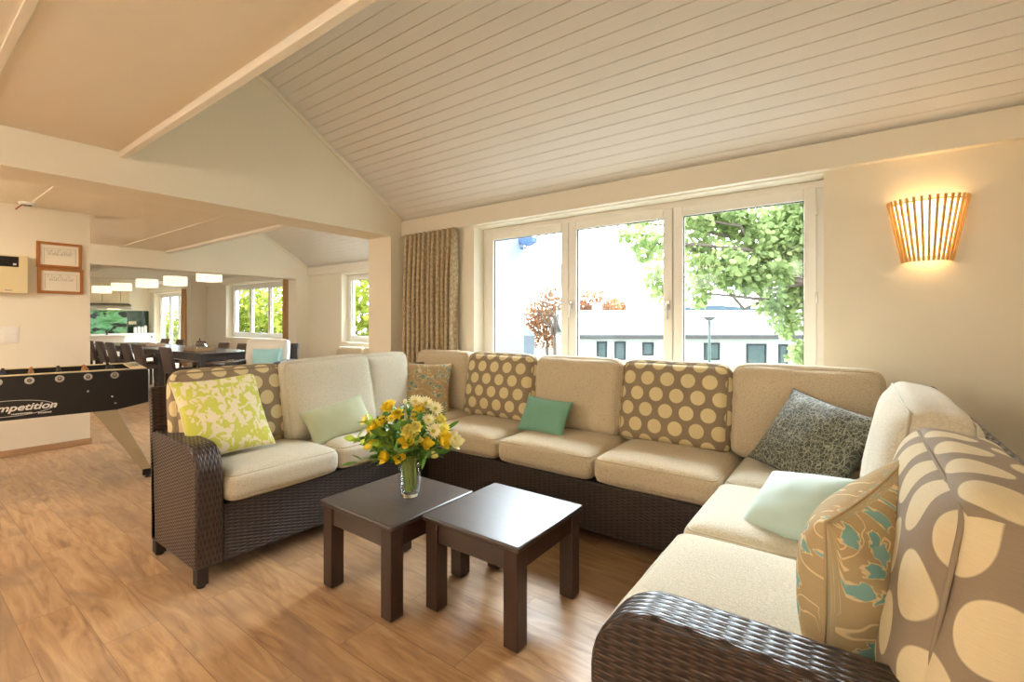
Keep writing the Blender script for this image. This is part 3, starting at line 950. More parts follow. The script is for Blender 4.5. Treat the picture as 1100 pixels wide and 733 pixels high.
NECK = Vector((VX, VY, VZ + 0.19))
def flower(label, kind, mat, px, pz, dy, r, group):
    """px: metres to the right of the vase as seen from the sofa's open side, pz: height, dy: metres towards the viewer"""
    rt = Vector((0.807, 0.5906, 0)); tw = Vector((0.5906, -0.807, 0))
    p = Vector((VX, VY, 0)) + rt * px + tw * dy + Vector((0, 0, pz))
    e = thing('cut_flower', label, 'flower', p, 0, group)
    d = (p - NECK); d.z *= 0.6
    d = (d.normalized() + tw * 0.45 + Vector((0, 0, 0.25))).normalized()
    if kind == 'droop': d = (rt * (1 if px > 0 else -1) * 0.8 + tw * 0.4 - Vector((0, 0, 0.2))).normalized(); kind = 'bud'
    mx = d.to_track_quat('Z', 'Y').to_matrix().to_4x4()
    b = finish('bloom', bloom(kind, r, mx), mat, e, smooth=True, recalc=False)
    if kind == 'daisy':
        bm = new(); lathe(bm, [(0, 0), (r * 0.3, 0), (r * 0.26, r * 0.16), (0, r * 0.24)], 12)
        for v in bm.verts: v.co = mx @ v.co
        finish('flower_eye', bm, 'flower_eye', b, smooth=True)
    j = random.uniform(-0.5, 0.5)
    a0 = random.uniform(0, 6.28); foot = Vector((VX + 0.026 * math.cos(a0), VY + 0.026 * math.sin(a0), VZ + 0.026))
    nk = NECK + rt * max(-0.04, min(0.04, px * 0.22)) + tw * max(-0.03, min(0.03, dy * 0.25))
    pts = []
    end = p - d * r * 0.3
    for i in range(9):
        s = i / 8
        if s < 0.45: q = foot.lerp(nk, s / 0.45)
        else:
            k = (s - 0.45) / 0.55
            mid = nk + (nk - foot) * 0.35 + Vector((0, 0, 0.03))
            q = nk * (1 - k) ** 2 + mid * 2 * k * (1 - k) + end * k * k
        pts.append(q - p)
    bm = new(); tube(bm, pts, 0.0026, 6)
    finish('stem', bm, 'stem_green', e, smooth=True)
    return e

Y, Lm, Cr = 'petal_yellow', 'petal_lemon', 'petal_cream'
S = 2.344 / 505.0
VPX = 440.0
def fl(label, kind, mat, px, py, r, dy=None, group=None):
    x = (px - VPX) * S
    if dy is None: dy = max(-0.02, 0.15 - abs(x) * 0.35 - max(0, (470 - py)) * 0.0016)
    # measured direction of the bloom, at its own depth in the bouquet
    k = (2.344 - dy) / 2.344
    z = 1.3 - (py - 345) * S * k
    x = ((px - 550) * S * k) - ((VPX - 550) * S)
    flower(label, kind, mat, x, z, dy, r, group)
fl('yellow double bloom near the top left of the bouquet', 'ball', Y, 418, 439, 0.036)
fl('large yellow bloom at the left edge of the bouquet', 'ball', Y, 402, 460, 0.036)
fl('yellow bloom tucked between the two left-hand yellow blooms', 'ball', Y, 411, 454, 0.028)
fl('yellow bud under the large left-edge bloom', 'tulip', Y, 404, 472, 0.022)
fl('drooping yellow bud at the lower left of the bouquet', 'droop', Y, 396, 480, 0.022)
fl('yellow tulip hanging low in front, left of the vase rim', 'tulip', Y, 416, 491, 0.026)
fl('yellow tulip hanging low over the vase rim', 'tulip', Y, 430, 491, 0.026)
fl('yellow tulip in the middle of the bouquet front', 'tulip', Y, 437, 476, 0.027)
fl('pale yellow bloom at the centre of the bouquet, above a yellow tulip', 'ball', Lm, 438, 465, 0.03)
fl('yellow bloom at the top of the bouquet, beside white daisies', 'ball', Y, 450, 440, 0.032)
fl('little yellow bloom just under the top of the bouquet', 'ball', Y, 444, 449, 0.018)
fl('yellow tulip at the right edge beside the white tulip', 'tulip', Y, 474, 475, 0.034)
fl('pale lemon bloom left of the cream centre bloom', 'ball', Lm, 433, 458, 0.024)
fl('round cream-green bloom in the centre right of the bouquet', 'ball', Lm, 446, 460, 0.028)
fl('open cream daisy at the right of the bouquet centre', 'daisy', Cr, 465, 464, 0.038)
fl('white tulip sticking out at the right edge of the bouquet', 'tulip', Cr, 485, 476, 0.031)
fl('drooping pale yellow bud right of the vase rim', 'droop', Lm, 465, 489, 0.022)
fl('cream daisy at the upper right of the bouquet', 'daisy', Cr, 467, 440, 0.036)
fl('cream daisy at the very top of the bouquet', 'daisy', Cr, 446, 432, 0.032)
fl('cream daisy between the top daisy and the right-hand one', 'daisy', Cr, 457, 434, 0.034)
fl('white bud poking up left of the top daisy', 'bud', Cr, 435, 432, 0.014)
fl('cream daisy behind the white tulip', 'daisy', Lm, 476, 461, 0.03)
fl('half-hidden cream daisy above the open right-hand daisy', 'daisy', Cr, 460, 452, 0.03)
fl('yellow double bloom high between the left blooms and the top daisy', 'ball', Y, 427, 447, 0.03)
fl('small lemon bloom under the top left yellow bloom', 'ball', Lm, 421, 451, 0.022)
fl('lemon bloom behind the open right-hand daisy', 'ball', Lm, 472, 452, 0.026)
fl('yellow tulip low at the right, above the drooping pale bud', 'tulip', Y, 457, 478, 0.024)
fl('lemon tulip low in the centre, beside the middle yellow tulip', 'tulip', Lm, 447, 474, 0.022)
fl('pale daisy at the left edge of the bouquet under the lime leaves', 'daisy', Lm, 393, 452, 0.03)

def leaf(bm, mx, ln, wd, bend=0.3):
    rows = []
    for i in range(5):
        s = i / 4; w = wd * math.sin(PI * min(0.97, 0.06 + 0.94 * s)) ** 0.8
        z = -bend * ln * s * s
        rows.append([bm.verts.new(mx @ Vector((ln * s, -w / 2, z + w * 0.2))), bm.verts.new(mx @ Vector((ln * s, 0, z))), bm.verts.new(mx @ Vector((ln * s, w / 2, z + w * 0.2)))])
    for i in range(4):
        for j in range(2):
            bm.faces.new([rows[i][j], rows[i][j + 1], rows[i + 1][j + 1], rows[i + 1][j]])

def sprig(label, mat, ang, elev, ln, nl, leafl, leafw, group, seed):
    rnd = random.Random(seed)
    rt = Vector((0.807, 0.5906, 0)); tw = Vector((0.5906, -0.807, 0))
    h = rt * math.cos(ang) + tw * math.sin(ang)
    d = h * math.cos(elev) + Vector((0, 0, math.sin(elev)))
    e = thing('leafy_sprig', label, 'foliage', NECK, 0, group)
    a0 = rnd.uniform(0, 6.28); foot = Vector((0.022 * math.cos(a0), 0.022 * math.sin(a0), -0.165))
    st = h * 0.035
    pts = [foot, foot.lerp(st, 0.5), st]
    for i in range(1, 7):
        s = i / 6
        pts.append(st + d * ln * s + Vector((0, 0, -0.10 * ln * s * s)))
    bm = new(); tube(bm, pts, 0.0024, 6, 0.0012)
    stem = finish('stem', bm, 'stem_green', e, smooth=True)
    bm = new()
    for k in range(nl):
        s = 0.15 + 0.85 * k / max(1, nl - 1)
        p = st + d * ln * s + Vector((0, 0, -0.10 * ln * s * s))
        ld = (d * 0.9 + Vector((rnd.uniform(-1, 1), rnd.uniform(-1, 1), rnd.uniform(-0.5, 0.9)))).normalized()
        q = ld.to_track_quat('X', 'Z').to_matrix().to_4x4() @ Matrix.Rotation(rnd.uniform(-1.2, 1.2), 4, 'X')
        q.translation = p
        leaf(bm, q, leafl * rnd.uniform(0.75, 1.15), leafw * rnd.uniform(0.8, 1.15), rnd.uniform(0.0, 0.5))
    finish('leaves', bm, mat, e, smooth=True, recalc=False)
gs = 'green sprigs filling the bouquet'
for k in range(30):
    sprig('dark green leafy sprig filling the bouquet between the flowers', 'leaf_green', k * 2.4, 0.25 + 0.042 * k, 0.14 + 0.0042 * k + 0.008 * (k % 5), 15, 0.066, 0.026, gs, k)
for k, (a, el, ln) in enumerate(((2.7, 0.95, 0.27), (2.5, 0.70, 0.24), (3.0, 0.50, 0.26))):
    sprig(['lime green leafy sprig at the top left of the bouquet', 'lime green sprig above the pale left-hand daisy', 'lime green sprig at the left edge of the bouquet'][k], 'leaf_lime', a, el, ln, 16, 0.065, 0.034, None, 50 + k)
sprig('long thin-leaved sprig drooping at the left of the bouquet', 'leaf_green', 3.0, 0.05, 0.22, 9, 0.07, 0.014, None, 70)
sprig('thin dark twig with tiny leaves sticking out at the right of the bouquet', 'leaf_green', 0.15, 0.62, 0.25, 16, 0.018, 0.008, None, 71)
sprig('fine twig arching above the top daisy', 'leaf_green', 1.3, 1.15, 0.25, 12, 0.022, 0.008, None, 72)

# ------------------------------------------------------------------ curtain beside the window
def curtain(name, label, x0, x1, y, z0, z1, mat, folds, depth, lean=0.0, parent=None, seed=0):
    bm = new(); uv = bm.loops.layers.uv.verify()
    nx, nz = folds * 10, 14
    g = []
    for i in range(nx + 1):
        s = i / nx; row = []
        for j in range(nz + 1):
            v = j / nz
            ph = s * folds * 2 * PI + 1.3 * noise.noise(Vector((s * 6 + seed, v * 1.2, 0)))
            am = depth * (0.55 + 0.45 * min(1, (1 - v) * 4)) * (0.75 + 0.5 * noise.noise(Vector((s * 9, 3 + seed, v))))
            x = x0 + (x1 - x0) * s + 0.2 * am * math.sin(2 * ph) + lean * (1 - v) ** 1.5 * (s - 0.5) * 0.4
            row.append((bm.verts.new((x, y + am * (1 - 2 * abs(math.sin(ph / 2)) ** 0.75), z0 + (z1 - z0) * v)), (s * (x1 - x0) * 2.0, z0 + (z1 - z0) * v)))
        g.append(row)
    for i in range(nx):
        for j in range(nz):
            q = [g[i][j], g[i + 1][j], g[i + 1][j + 1], g[i][j + 1]]
            f = bm.faces.new([a[0] for a in q])
            for l, a in zip(f.loops, q): l[uv].uv = a[1]
    o = finish(name, bm, mat, parent, smooth=True, recalc=False)
    md = o.modifiers.new('solid', 'SOLIDIFY'); md.thickness = 0.003
    if label: tag(o, label, 'curtain')
    return o
curtain('curtain', 'patterned tan curtain gathered at the left end of the lounge window', -3.88, -3.14, 3.375, 0.03, 2.213, 'curtain_fabric', 11, 0.062)
curtain('curtain', 'plain tan curtain gathered beside the dining window', -9.90, -9.62, FY - 0.07, 0.03, 2.21, 'curtain_tan', 5, 0.04, seed=4)
curtain('curtain', 'plain tan curtain at the right of the far glazed door', -15.45, -15.15, FY - 0.07, 0.03, 2.21, 'curtain_tan', 4, 0.04, seed=8)

# ------------------------------------------------------------------ wall lamps
emit('lamp_shade_glow', (1.0, 0.76, 0.42, 1), 4.5)
emit('pendant_glow', (1.0, 0.86, 0.66, 1), 1.05)
emit('bulb_glow', (1.0, 0.80, 0.5, 1), 14.0)
def wall_lamp(label, loc, rz):
    """half basket of wooden sticks around a glowing shade; local -y points into the room"""
    e = thing('wall_lamp', label, 'lamp', loc, rz, 'stick wall lamps')
    H = 0.345
    def rad(z): return 0.105 + (0.172 - 0.105) * z / H
    bm = new()
    box(bm, -0.09, 0.09, -0.012, -0.001, 0.03, 0.31)
    finish('wall_plate', bm, 'white_plastic', e, bevel=0.003)
    bm = new()
    prof = [(rad(z) - 0.022, z) for z in (0.02, 0.1, 0.2, 0.32)]
    lathe(bm, prof, 20, (0, -0.014, 0), a0=PI, a1=2 * PI)
    for v in bm.verts: v.co.y = -0.014 + (v.co.y + 0.014) * 0.72
    finish('lamp_shade', bm, 'lamp_shade_glow', e, smooth=True, recalc=False)
    for k in range(30):
        a = PI + 0.03 + (PI - 0.06) * k / 16
        bm = new()
        c, s = math.cos(a), math.sin(a) * 0.75
        p0 = Vector((rad(0) * c, -0.008 + rad(0) * s, 0)); p1 = Vector((rad(H) * c, -0.008 + rad(H) * s, H))
        d = (p1 - p0).normalized(); q = d.to_track_quat('Z', 'Y').to_matrix().to_4x4(); q.translation = p0
        rot = Matrix.Rotation(a, 4, 'Z')
        box(bm, -0.006, 0.006, -0.005, 0.005, 0, (p1 - p0).length, q)
        finish('stick', bm, 'lamp_wood', e, bevel=0.0012, seg=1)
    bm = new()
    for z in (0.022, H - 0.022):
        tube(bm, [((rad(z) - 0.007) * math.cos(PI + PI * i / 24), -0.012 + (rad(z) - 0.007) * math.sin(PI + PI * i / 24) * 0.75, z) for i in range(25)], 0.0025, 6)
    finish('ring', bm, 'lamp_wood', e, smooth=True)
    return e
wall_lamp('lit stick wall lamp right of the window', (0.315, WY - 0.001, 1.625), 0.0)
wall_lamp('lit stick wall lamp on the right side wall', (WX1 - 0.001, 1.75, 1.625), R(-90))

# ------------------------------------------------------------------ football table
FX, FY0, FY1 = -4.73, -0.24, 1.365
e = thing('foosball_table', 'black football table with pale legs in front of the picture wall', 'table', (FX - 0.38, 0.62, 0))
W = 0.76
def body_side(x0, x1, name):
    bm = new()
    prism(bm, [(FY0, 0.905), (FY0, 0.63), (FY0 + 0.2, 0.592), (FY1 - 0.2, 0.592), (FY1, 0.63), (FY1, 0.892), (FY1 - 0.015, 0.905)], x0, x1, 'x')
    return finish(name, bm, 'black_plastic', e, True, bevel=0.005)
side = body_side(FX - 0.03, FX, 'side_panel')
body_side(FX - W, FX - W + 0.03, 'side_panel')
for y0 in (FY0 + 0.001, FY1 - 0.031):
    bm = new(); box(bm, FX - W + 0.031, FX - 0.031, y0, y0 + 0.03, 0.63, 0.90)
    finish('end_panel', bm, 'black_plastic', e, True, bevel=0.003)
bm = new(); box(bm, FX - W + 0.03, FX - 0.03, FY0 + 0.03, FY1 - 0.03, 0.80, 0.81)
plain('pitch_felt', C(206, 186, 146), 0.7, var=0.05)
finish('playing_field', bm, 'pitch_felt', e, True)
bm = new()                                              # pale top rim
box(bm, FX - 0.075, FX - 0.004, FY0 + 0.01, FY1 - 0.01, 0.9055, 0.912); box(bm, FX - W + 0.004, FX - W + 0.075, FY0 + 0.01, FY1 - 0.01, 0.9055, 0.912)
box(bm, FX - W + 0.075, FX - 0.075, FY1 - 0.10, FY1 - 0.01, 0.9005, 0.912); box(bm, FX - W + 0.075, FX - 0.075, FY0 + 0.01, FY0 + 0.10, 0.9005, 0.912)
finish('top_rim', bm, 'pitch_felt', e, True, bevel=0.002)
bm = new(); box(bm, FX - 0.50, FX - 0.28, FY1 - 0.075, FY1 - 0.035, 0.9125, 0.935)
finish('score_counter', bm, 'metal', e, True, bevel=0.004)
ys = [FY1 - 0.215 - 0.158 * k for k in range(8)]
for k, y in enumerate(ys):
    bm = new(); tube(bm, [(FX + 0.006, y, 0.868), (FX - W - 0.25, y, 0.868)], 0.008, 10)
    rod = finish('rod', bm, 'chrome', e, True, smooth=True)
    bm = new()
    tube(bm, [(FX - W - 0.25, y, 0.868), (FX - W - 0.12, y, 0.868)], 0.017, 10)
    h = finish('rod_handle', bm, 'black_plastic', rod, smooth=True)
    bm = new()
    lathe(bm, [(0.012, 0), (0.026, 0), (0.026, 0.006), (0.021, 0.009), (0.021, 0.004), (0.012, 0.004)], 24)
    for v in bm.verts: v.co = Vector((FX + 0.0005 + v.co.z, y + v.co.x, 0.868 + v.co.y))
    h = finish('bearing_ring', bm, 'metal', rod, smooth=False)
    for q in range(3):
        x = FX - 0.16 - q * 0.22
        bm = new()
        lathe(bm, [(0, -0.075), (0.014, -0.07), (0.012, -0.03), (0.017, 0.0), (0.016, 0.02), (0.007, 0.028), (0.012, 0.038), (0.011, 0.05), (0, 0.056)], 10, (x, y, 0.872))
        h = finish('player_figure', bm, ['dark_metal', 'frame_wood'][k % 2], rod, smooth=True)
bm = new(); lathe(bm, [(0, 0), (0.022, 0), (0.022, 0.004), (0, 0.004)], 20)
for v in bm.verts: v.co = Vector((FX + 0.0005 + v.co.z, ys[6] + 0.06 + v.co.x, 0.842 + 0.6 * v.co.y))
finish('ball_return', bm, 'pitch_felt', e, True)
bm = new()
for y, z in ((0.992, 0.755), (1.135, 0.700), (1.155, 0.645)):
    b = new(); lathe(b, [(0, 0.006), (0.006, 0.005), (0.009, 0.0), (0, 0)], 12)
    for v in b.verts: v.co = Vector((FX + 0.0005 + v.co.z, y + v.co.x, z + v.co.y))
    finish('bolt', b, 'chrome', e, True, smooth=True)
bm.free()
plain('leg_paint', C(172, 158, 128), 0.4, var=0.04)
for yb, yt, sg in ((FY1 + 0.0, FY1 - 0.275, 1), (FY0 - 0.03, FY0 + 0.265, -1)):
    for x in (FX - 0.06, FX - W + 0.015):
        bm = new()
        prism(bm, [(yt - 0.075, 0.60), (yt + 0.075, 0.60), (yb + 0.03, 0.055), (yb - 0.03, 0.055)], x, x + 0.045, 'x')
        lg = finish('leg', bm, 'leg_paint', e, True, bevel=0.004)
        bm = new()
        box(bm, x - 0.003, x + 0.048, yb - 0.036, yb + 0.036, 0.022, 0.075)
        lathe(bm, [(0, 0.001), (0.022, 0.001), (0.022, 0.01), (0.008, 0.014), (0.008, 0.03), (0, 0.03)], 12, (x + 0.022, yb, 0))
        f = finish('foot', bm, 'black_plastic', lg, bevel=0.002)
# lettering on the black side
plain('lettering_white', C(232, 230, 224), 0.5)
def lettering(name, text, size, loc, rot, mat, parent, shear=0.0, bold=0.0, sx=1.0, align='CENTER'):
    cu = bpy.data.curves.new(name, 'FONT'); cu.body = text; cu.size = size; cu.shear = shear; cu.offset = bold
    cu.align_x = align; cu.align_y = 'CENTER'; cu.extrude = 0.0006; cu.space_character = 1.0
    tmp = bpy.data.objects.new(name + '_outline', cu); COL.objects.link(tmp)
    bpy.context.view_layer.update()
    me = bpy.data.meshes.new_from_object(tmp.evaluated_get(bpy.context.evaluated_depsgraph_get()))
    bpy.data.objects.remove(tmp); bpy.data.curves.remove(cu); me.name = name; me.materials.clear(); me.materials.append(M[mat])
    o = bpy.data.objects.new(name, me)
    link(o, parent, inv(parent) if parent else None)
    o.location = loc; o.rotation_euler = rot; o.scale = (sx, 1, 1)
    return o
lc = 0.555
lettering('lettering', 'competition', 0.068, (FX + 0.0012, lc + 0.07, 0.678), (R(90), 0, R(90)), 'lettering_white', e, 0.3, 0.0016, 1.15)
bm = new()
loop_tube(bm, [(FX + 0.001, lc + 0.005 + 0.245 * math.cos(a), 0.676 + 0.056 * math.sin(a)) for a in [2 * PI * i / 64 for i in range(64)]], 0.0016, 6)
finish('logo_oval', bm, 'lettering_white', e, True)
bm = new()                                              # the two lines of illegible small print
rr = random.Random(3)
for y0, y1, z in ((lc + 0.03, lc + 0.13, 0.634), (lc + 0.165, lc + 0.235, 0.626)):
    y = y0
    while y < y1:
        w = rr.uniform(0.004, 0.008); box(bm, FX + 0.0003, FX + 0.0014, y, y + w, z - rr.uniform(0.003, 0.005), z + rr.uniform(0.003, 0.005)); y += w + 0.0025
finish('small_print', bm, 'lettering_white', e, True)

a_ = R(-9); pv = Vector((FX, FY1, 0))                    # the table stands a little askew
e.location = pv + Matrix.Rotation(a_, 3, 'Z') @ (Vector(e.location) - pv); e.rotation_euler = (0, 0, a_)
# ------------------------------------------------------------------ picture wall
e = thing('alarm_panel', 'cream alarm control panel with a small display on the wall', 'control panel', (PX, 0.70, 1.56))
bm = new(); box(bm, PX + 0.001, PX + 0.085, 0.48, 0.905, 1.565, 1.925)
finish('housing', bm, 'cream_plastic', e, True, bevel=0.006)
bm = new(); box(bm, PX + 0.0855, PX + 0.0875, 0.52, 0.842, 1.815, 1.912)
p = finish('keypad', bm, 'dark_metal', e, True, bevel=0.001)
emit('screen_glow', C(176, 196, 214), 0.5)
bm = new(); box(bm, PX + 0.088, PX + 0.0895, 0.56, 0.70, 1.862, 1.898)
q = finish('display', bm, 'screen_glow', p)
plain('key_green', C(96, 166, 130), 0.5)
for y, z, mm in ((0.62, 1.835, 'key_green'), (0.655, 1.835, 'key_green'), (0.735, 1.885, 'black_plastic'), (0.765, 1.885, 'black_plastic'), (0.765, 1.85, 'black_plastic'), (0.815, 1.84, 'white_plastic')):
    bm = new(); box(bm, PX + 0.088, PX + 0.091, y - 0.011, y + 0.011, z - 0.008, z + 0.008)
    q = finish('key', bm, mm, p, bevel=0.001)
bm = new(); box(bm, PX + 0.0855, PX + 0.0865, 0.75, 0.80, 1.588, 1.594)
finish('maker_plate', bm, 'ink', e, True)

def picture(label, y0, y1, z0, z1, seed):
    e = thing('picture_frame', label, 'picture', (PX, (y0 + y1) / 2, z0))
    bm = new(); w = 0.026
    for a in ((y0, y1, z1 - w, z1), (y0, y1, z0, z0 + w), (y0, y0 + w, z0 + w, z1 - w), (y1 - w, y1, z0 + w, z1 - w)):
        box(bm, PX + 0.001, PX + 0.024, *a)
    finish('frame', bm, 'frame_wood', e, True, bevel=0.003)
    bm = new(); box(bm, PX + 0.002, PX + 0.010, y0 + w - 0.004, y1 - w + 0.004, z0 + w - 0.004, z1 - w + 0.004)
    p = finish('sheet', bm, 'paper', e, True)
    bm = new(); rr = random.Random(seed); m = (y0 + y1) / 2
    X0, X1 = PX + 0.0101, PX + 0.0112
    zt = z0 + 0.62 * (z1 - z0)
    a, b = y0 + 0.055, y1 - 0.05
    for u in (a, b): box(bm, X0, X1, u, u + 0.0015, z0 + 0.045, z1 - 0.06)
    box(bm, X0, X1, a, b, z1 - 0.062, z1 - 0.0605)
    for k in range(16):                                # pencil plan
        y = a + 0.02 + (b - a - 0.04) * k / 16; h = rr.uniform(0.01, 0.035); z = zt + rr.uniform(-0.02, 0.02)
        box(bm, X0, X1, y, y + 0.0018, z - h / 2, z + h / 2); box(bm, X0, X1, y, y + 0.014, z + h / 2, z + h / 2 + 0.0015)
    for z in (zt - 0.028, zt - 0.02): box(bm, X0, X1, a + 0.03, b - 0.03, z, z + 0.0014)
    q = finish('plan_drawing', bm, 'ink', p)
picture('upper of the two wood-framed plan drawings on the wall', 0.972, 1.312, 1.838, 2.094, 1)
picture('lower of the two wood-framed plan drawings on the wall', 0.980, 1.322, 1.578, 1.834, 2)
e = thing('light_switch', 'white light switch on the wall above the football table', 'switch', (PX, 0.80, 1.09))
bm = new(); box(bm, PX + 0.001, PX + 0.009, 0.735, 0.855, 1.088, 1.245); finish('plate', bm, 'white_plastic', e, True, bevel=0.003)
for z in (1.105, 1.17):
    bm = new(); box(bm, PX + 0.0095, PX + 0.014, 0.752, 0.838, z, z + 0.058); finish('rocker', bm, 'white_plastic', e, True, bevel=0.002)
e = thing('smoke_detector', 'white detector with a dangling red pull tab on the ceiling strip', 'smoke detector', (-6.36, 0.885, 2.40))
bm = new(); lathe(bm, [(0, 0.0), (0.055, 0.0), (0.062, 0.008), (0.062, 0.026), (0.05, 0.0295), (0, 0.0295)], 24, (-6.36, 0.885, 2.40)); finish('housing', bm, 'white_plastic', e, True, smooth=True)
bm = new(); lathe(bm, [(0.02, -0.004), (0.034, -0.004), (0.034, -0.0005), (0.02, -0.0005)], 16, (-6.35, 0.885, 2.40)); finish('sensor_grille', bm, 'dark_metal', e, True)
plain('red_tab', C(186, 90, 62), 0.6)
bm = new(); tube(bm, [(-6.34, 0.85, 2.399), (-6.34, 0.83, 2.375), (-6.34, 0.805, 2.345)], 0.006, 6); finish('pull_tab', bm, 'red_tab', e, True)

# ------------------------------------------------------------------ lounge seats of the middle bay
PA = {}
def wicker_armchair(label, x, y, rz):
    e = thing('wicker_armchair', label, 'armchair', (x, y, 0), rz)
    P = lambda d, l, z: (d - 0.35, l - 0.40, z)
    def wm(f, n, m, b): 
        o = wick_mesh(f, n, m, e, b, 2); o.matrix_parent_inverse = Matrix.Identity(4); return o
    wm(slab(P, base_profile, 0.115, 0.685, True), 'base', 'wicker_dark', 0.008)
    wm(slab(P, back_profile, 0.0, 0.80, True), 'backrest', 'wicker', 0.006)
    for l in (0.0, 0.69): wm(slab(P, arm_profile(0.09), l, l + 0.11), 'arm', 'wicker', 0.014)
    for d in (0.04, 0.70):
        for l in (0.05, 0.75):
            bm = leg_bm(P, d, l); finish('leg', bm, 'black_plastic', e, smooth=True)
    return e
AX, AY = -7.48, 3.63
a = R(-50)
wicker_armchair('brown wicker armchair with a white cushion behind the left sofa', AX, AY, a)
f = Vector((math.cos(a), math.sin(a), 0)); sd = Vector((-math.sin(a), math.cos(a), 0))
block_cushion('seat_cushion', 'white seat cushion of the far wicker armchair', 'cushion', None, 'white_fabric', Vector((AX, AY, 0.377 + 0.07)) + f * 0.075, sd, (0, 0, 1), 0.56, 0.60, 0.14, 0.05, 0.02, n=8)
n2 = f * math.cos(R(10)) + Vector((0, 0, math.sin(R(10))))
block_cushion('back_cushion', 'white back cushion of the far wicker armchair', 'cushion', None, 'white_fabric', Vector((AX, AY, 0.755)) - f * 0.17, Vector((0, 0, 1)).cross(f), n2, 0.64, 0.50, 0.15, 0.05, 0.03, n=8)
pillow('throw_pillow', 'sky blue pillow leaning on the white armchair cushion', 'sky_fabric', Vector((AX, AY, 0.70)) + f * 0.0 + sd * 0.05, f + Vector((0, 0, 0.25)), (0, 0, 1), 0.44, 0.34, 0.12, 21.0, n=14)
PS = lambda d, l, z: (l, FY - 0.13 - d, z * 0.86)
sofa('brown wicker sofa section standing under the games bay window', PS, (-5.9, 4.8, 0), -7.55, -5.0, None, None, None)
for k, x in enumerate((-7.15, -6.40, -5.65)):
    block_cushion('seat_cushion', ['seat cushion at the left end of the sofa under the games bay window', 'middle seat cushion of the sofa under the games bay window', 'seat cushion at the right end of the sofa under the games bay window'][k], 'cushion', None, 'beige_fabric', (x, 4.75, 0.397), (1, 0, 0), (0, 0, 1), 0.72, 0.62, 0.148, 0.05, 0.02, n=6)
    block_cushion('back_cushion', ['tan back cushion at the left end of the sofa under the games bay window', 'middle tan back cushion of the sofa under the games bay window', 'tan back cushion at the right end of the sofa under the games bay window'][k], 'cushion', None, 'beige_fabric', (x, 4.985, 0.665), (1, 0, 0), (0, -0.98, 0.17), 0.72, 0.36, 0.15, 0.05, 0.02, n=6)

# ------------------------------------------------------------------ dining bay
def dining_table(label, x0, x1, y0, y1, h=0.765):
    e = thing('dining_table', label, 'table', ((x0 + x1) / 2, (y0 + y1) / 2, 0), 0, 'row of dining tables')
    bm = new(); box(bm, x0, x1, y0, y1, h - 0.03, h); finish('tabletop', bm, 'table_grey_wood', e, True, bevel=0.006)
    for x in (x0 + 0.06, x1 - 0.06):
        for y in (y0 + 0.06, y1 - 0.06):
            bm = new(); box(bm, x - 0.045, x + 0.045, y - 0.045, y + 0.045, 0, h - 0.0305); finish('leg', bm, 'table_grey_wood', e, True, bevel=0.004)
    bm = new()
    for y in (y0 + 0.05, y1 - 0.05): box(bm, x0 + 0.106, x1 - 0.106, y - 0.012, y + 0.012, h - 0.13, h - 0.0305)
    for x in (x0 + 0.05, x1 - 0.05): box(bm, x - 0.012, x + 0.012, y0 + 0.106, y1 - 0.106, h - 0.13, h - 0.0305)
    finish('apron', bm, 'table_grey_wood', e, True)
dining_table('dark grey dining table nearest the lounge', -10.62, -8.62, 3.17, 4.10)
dining_table('dark grey dining table in the middle of the row', -12.68, -10.66, 3.17, 4.10)
dining_table('dark grey dining table nearest the kitchen', -14.70, -12.72, 3.17, 4.10)
plain('chair_leather', C(96, 82, 76), 0.45, var=0.08)
plain('chair_leather_brown', C(112, 86, 66), 0.5, var=0.1)
def dining_chair(label, x, y, rz, mat='chair_leather', group=None):
    e = thing('dining_chair', label, 'chair', (x, y, 0), rz, group)
    bm = new(); box(bm, -0.22, 0.22, -0.20, 0.24, 0.41, 0.48); finish('seat', bm, mat, e, bevel=0.015)
    bm = new(); prism(bm, [(-0.20, 0.405), (-0.155, 0.405), (-0.155, 0.48), (-0.235, 0.855), (-0.275, 0.865), (-0.285, 0.85)], -0.215, 0.215, 'x'); finish('backrest', bm, mat, e, bevel=0.012)
    for sx in (-1, 1):
        for sy in (-0.175, 0.21):
            bm = new(); box(bm, sx * 0.195 - 0.02, sx * 0.195 + 0.02, sy - 0.02, sy + 0.02, 0, 0.409); finish('leg', bm, 'dark_wood_z', e, bevel=0.003)
    return e
near = [(-9.35, 'grey chair nearest the lounge on the near side of the dining tables'), (-10.75, 'second grey chair from the lounge on the near side of the dining tables'), (-11.42, 'third grey chair from the lounge on the near side of the dining tables'), (-12.42, 'fourth grey chair from the lounge on the near side of the dining tables'), (-13.15, 'fifth grey chair from the lounge on the near side of the dining tables'), (-13.95, 'grey dining chair nearest the kitchen on the near side')]
for x, lb in near: dining_chair(lb, x, 3.18, 0.0, group='grey chairs on the near side of the dining tables')
far = [(-9.75, 'brown chair behind the nearest glass dome on the dining tables'), (-10.6, 'brown chair at the far side of the tables in front of the pier'), (-11.75, 'brown chair at the far side in front of the glazed door'), (-12.9, 'brown far-side chair behind the second glass dome'), (-13.9, 'brown far-side chair closest to the kitchen')]
for x, lb in far: dining_chair(lb, x, 4.10, PI, 'chair_leather_brown', 'brown chairs on the far side of the dining tables')
dining_chair('dark chair at the lounge end of the dining tables', -8.55, 3.95, PI / 2, 'dark_wood')
plain('tray_wood', C(196, 164, 128), 0.5, var=0.1)
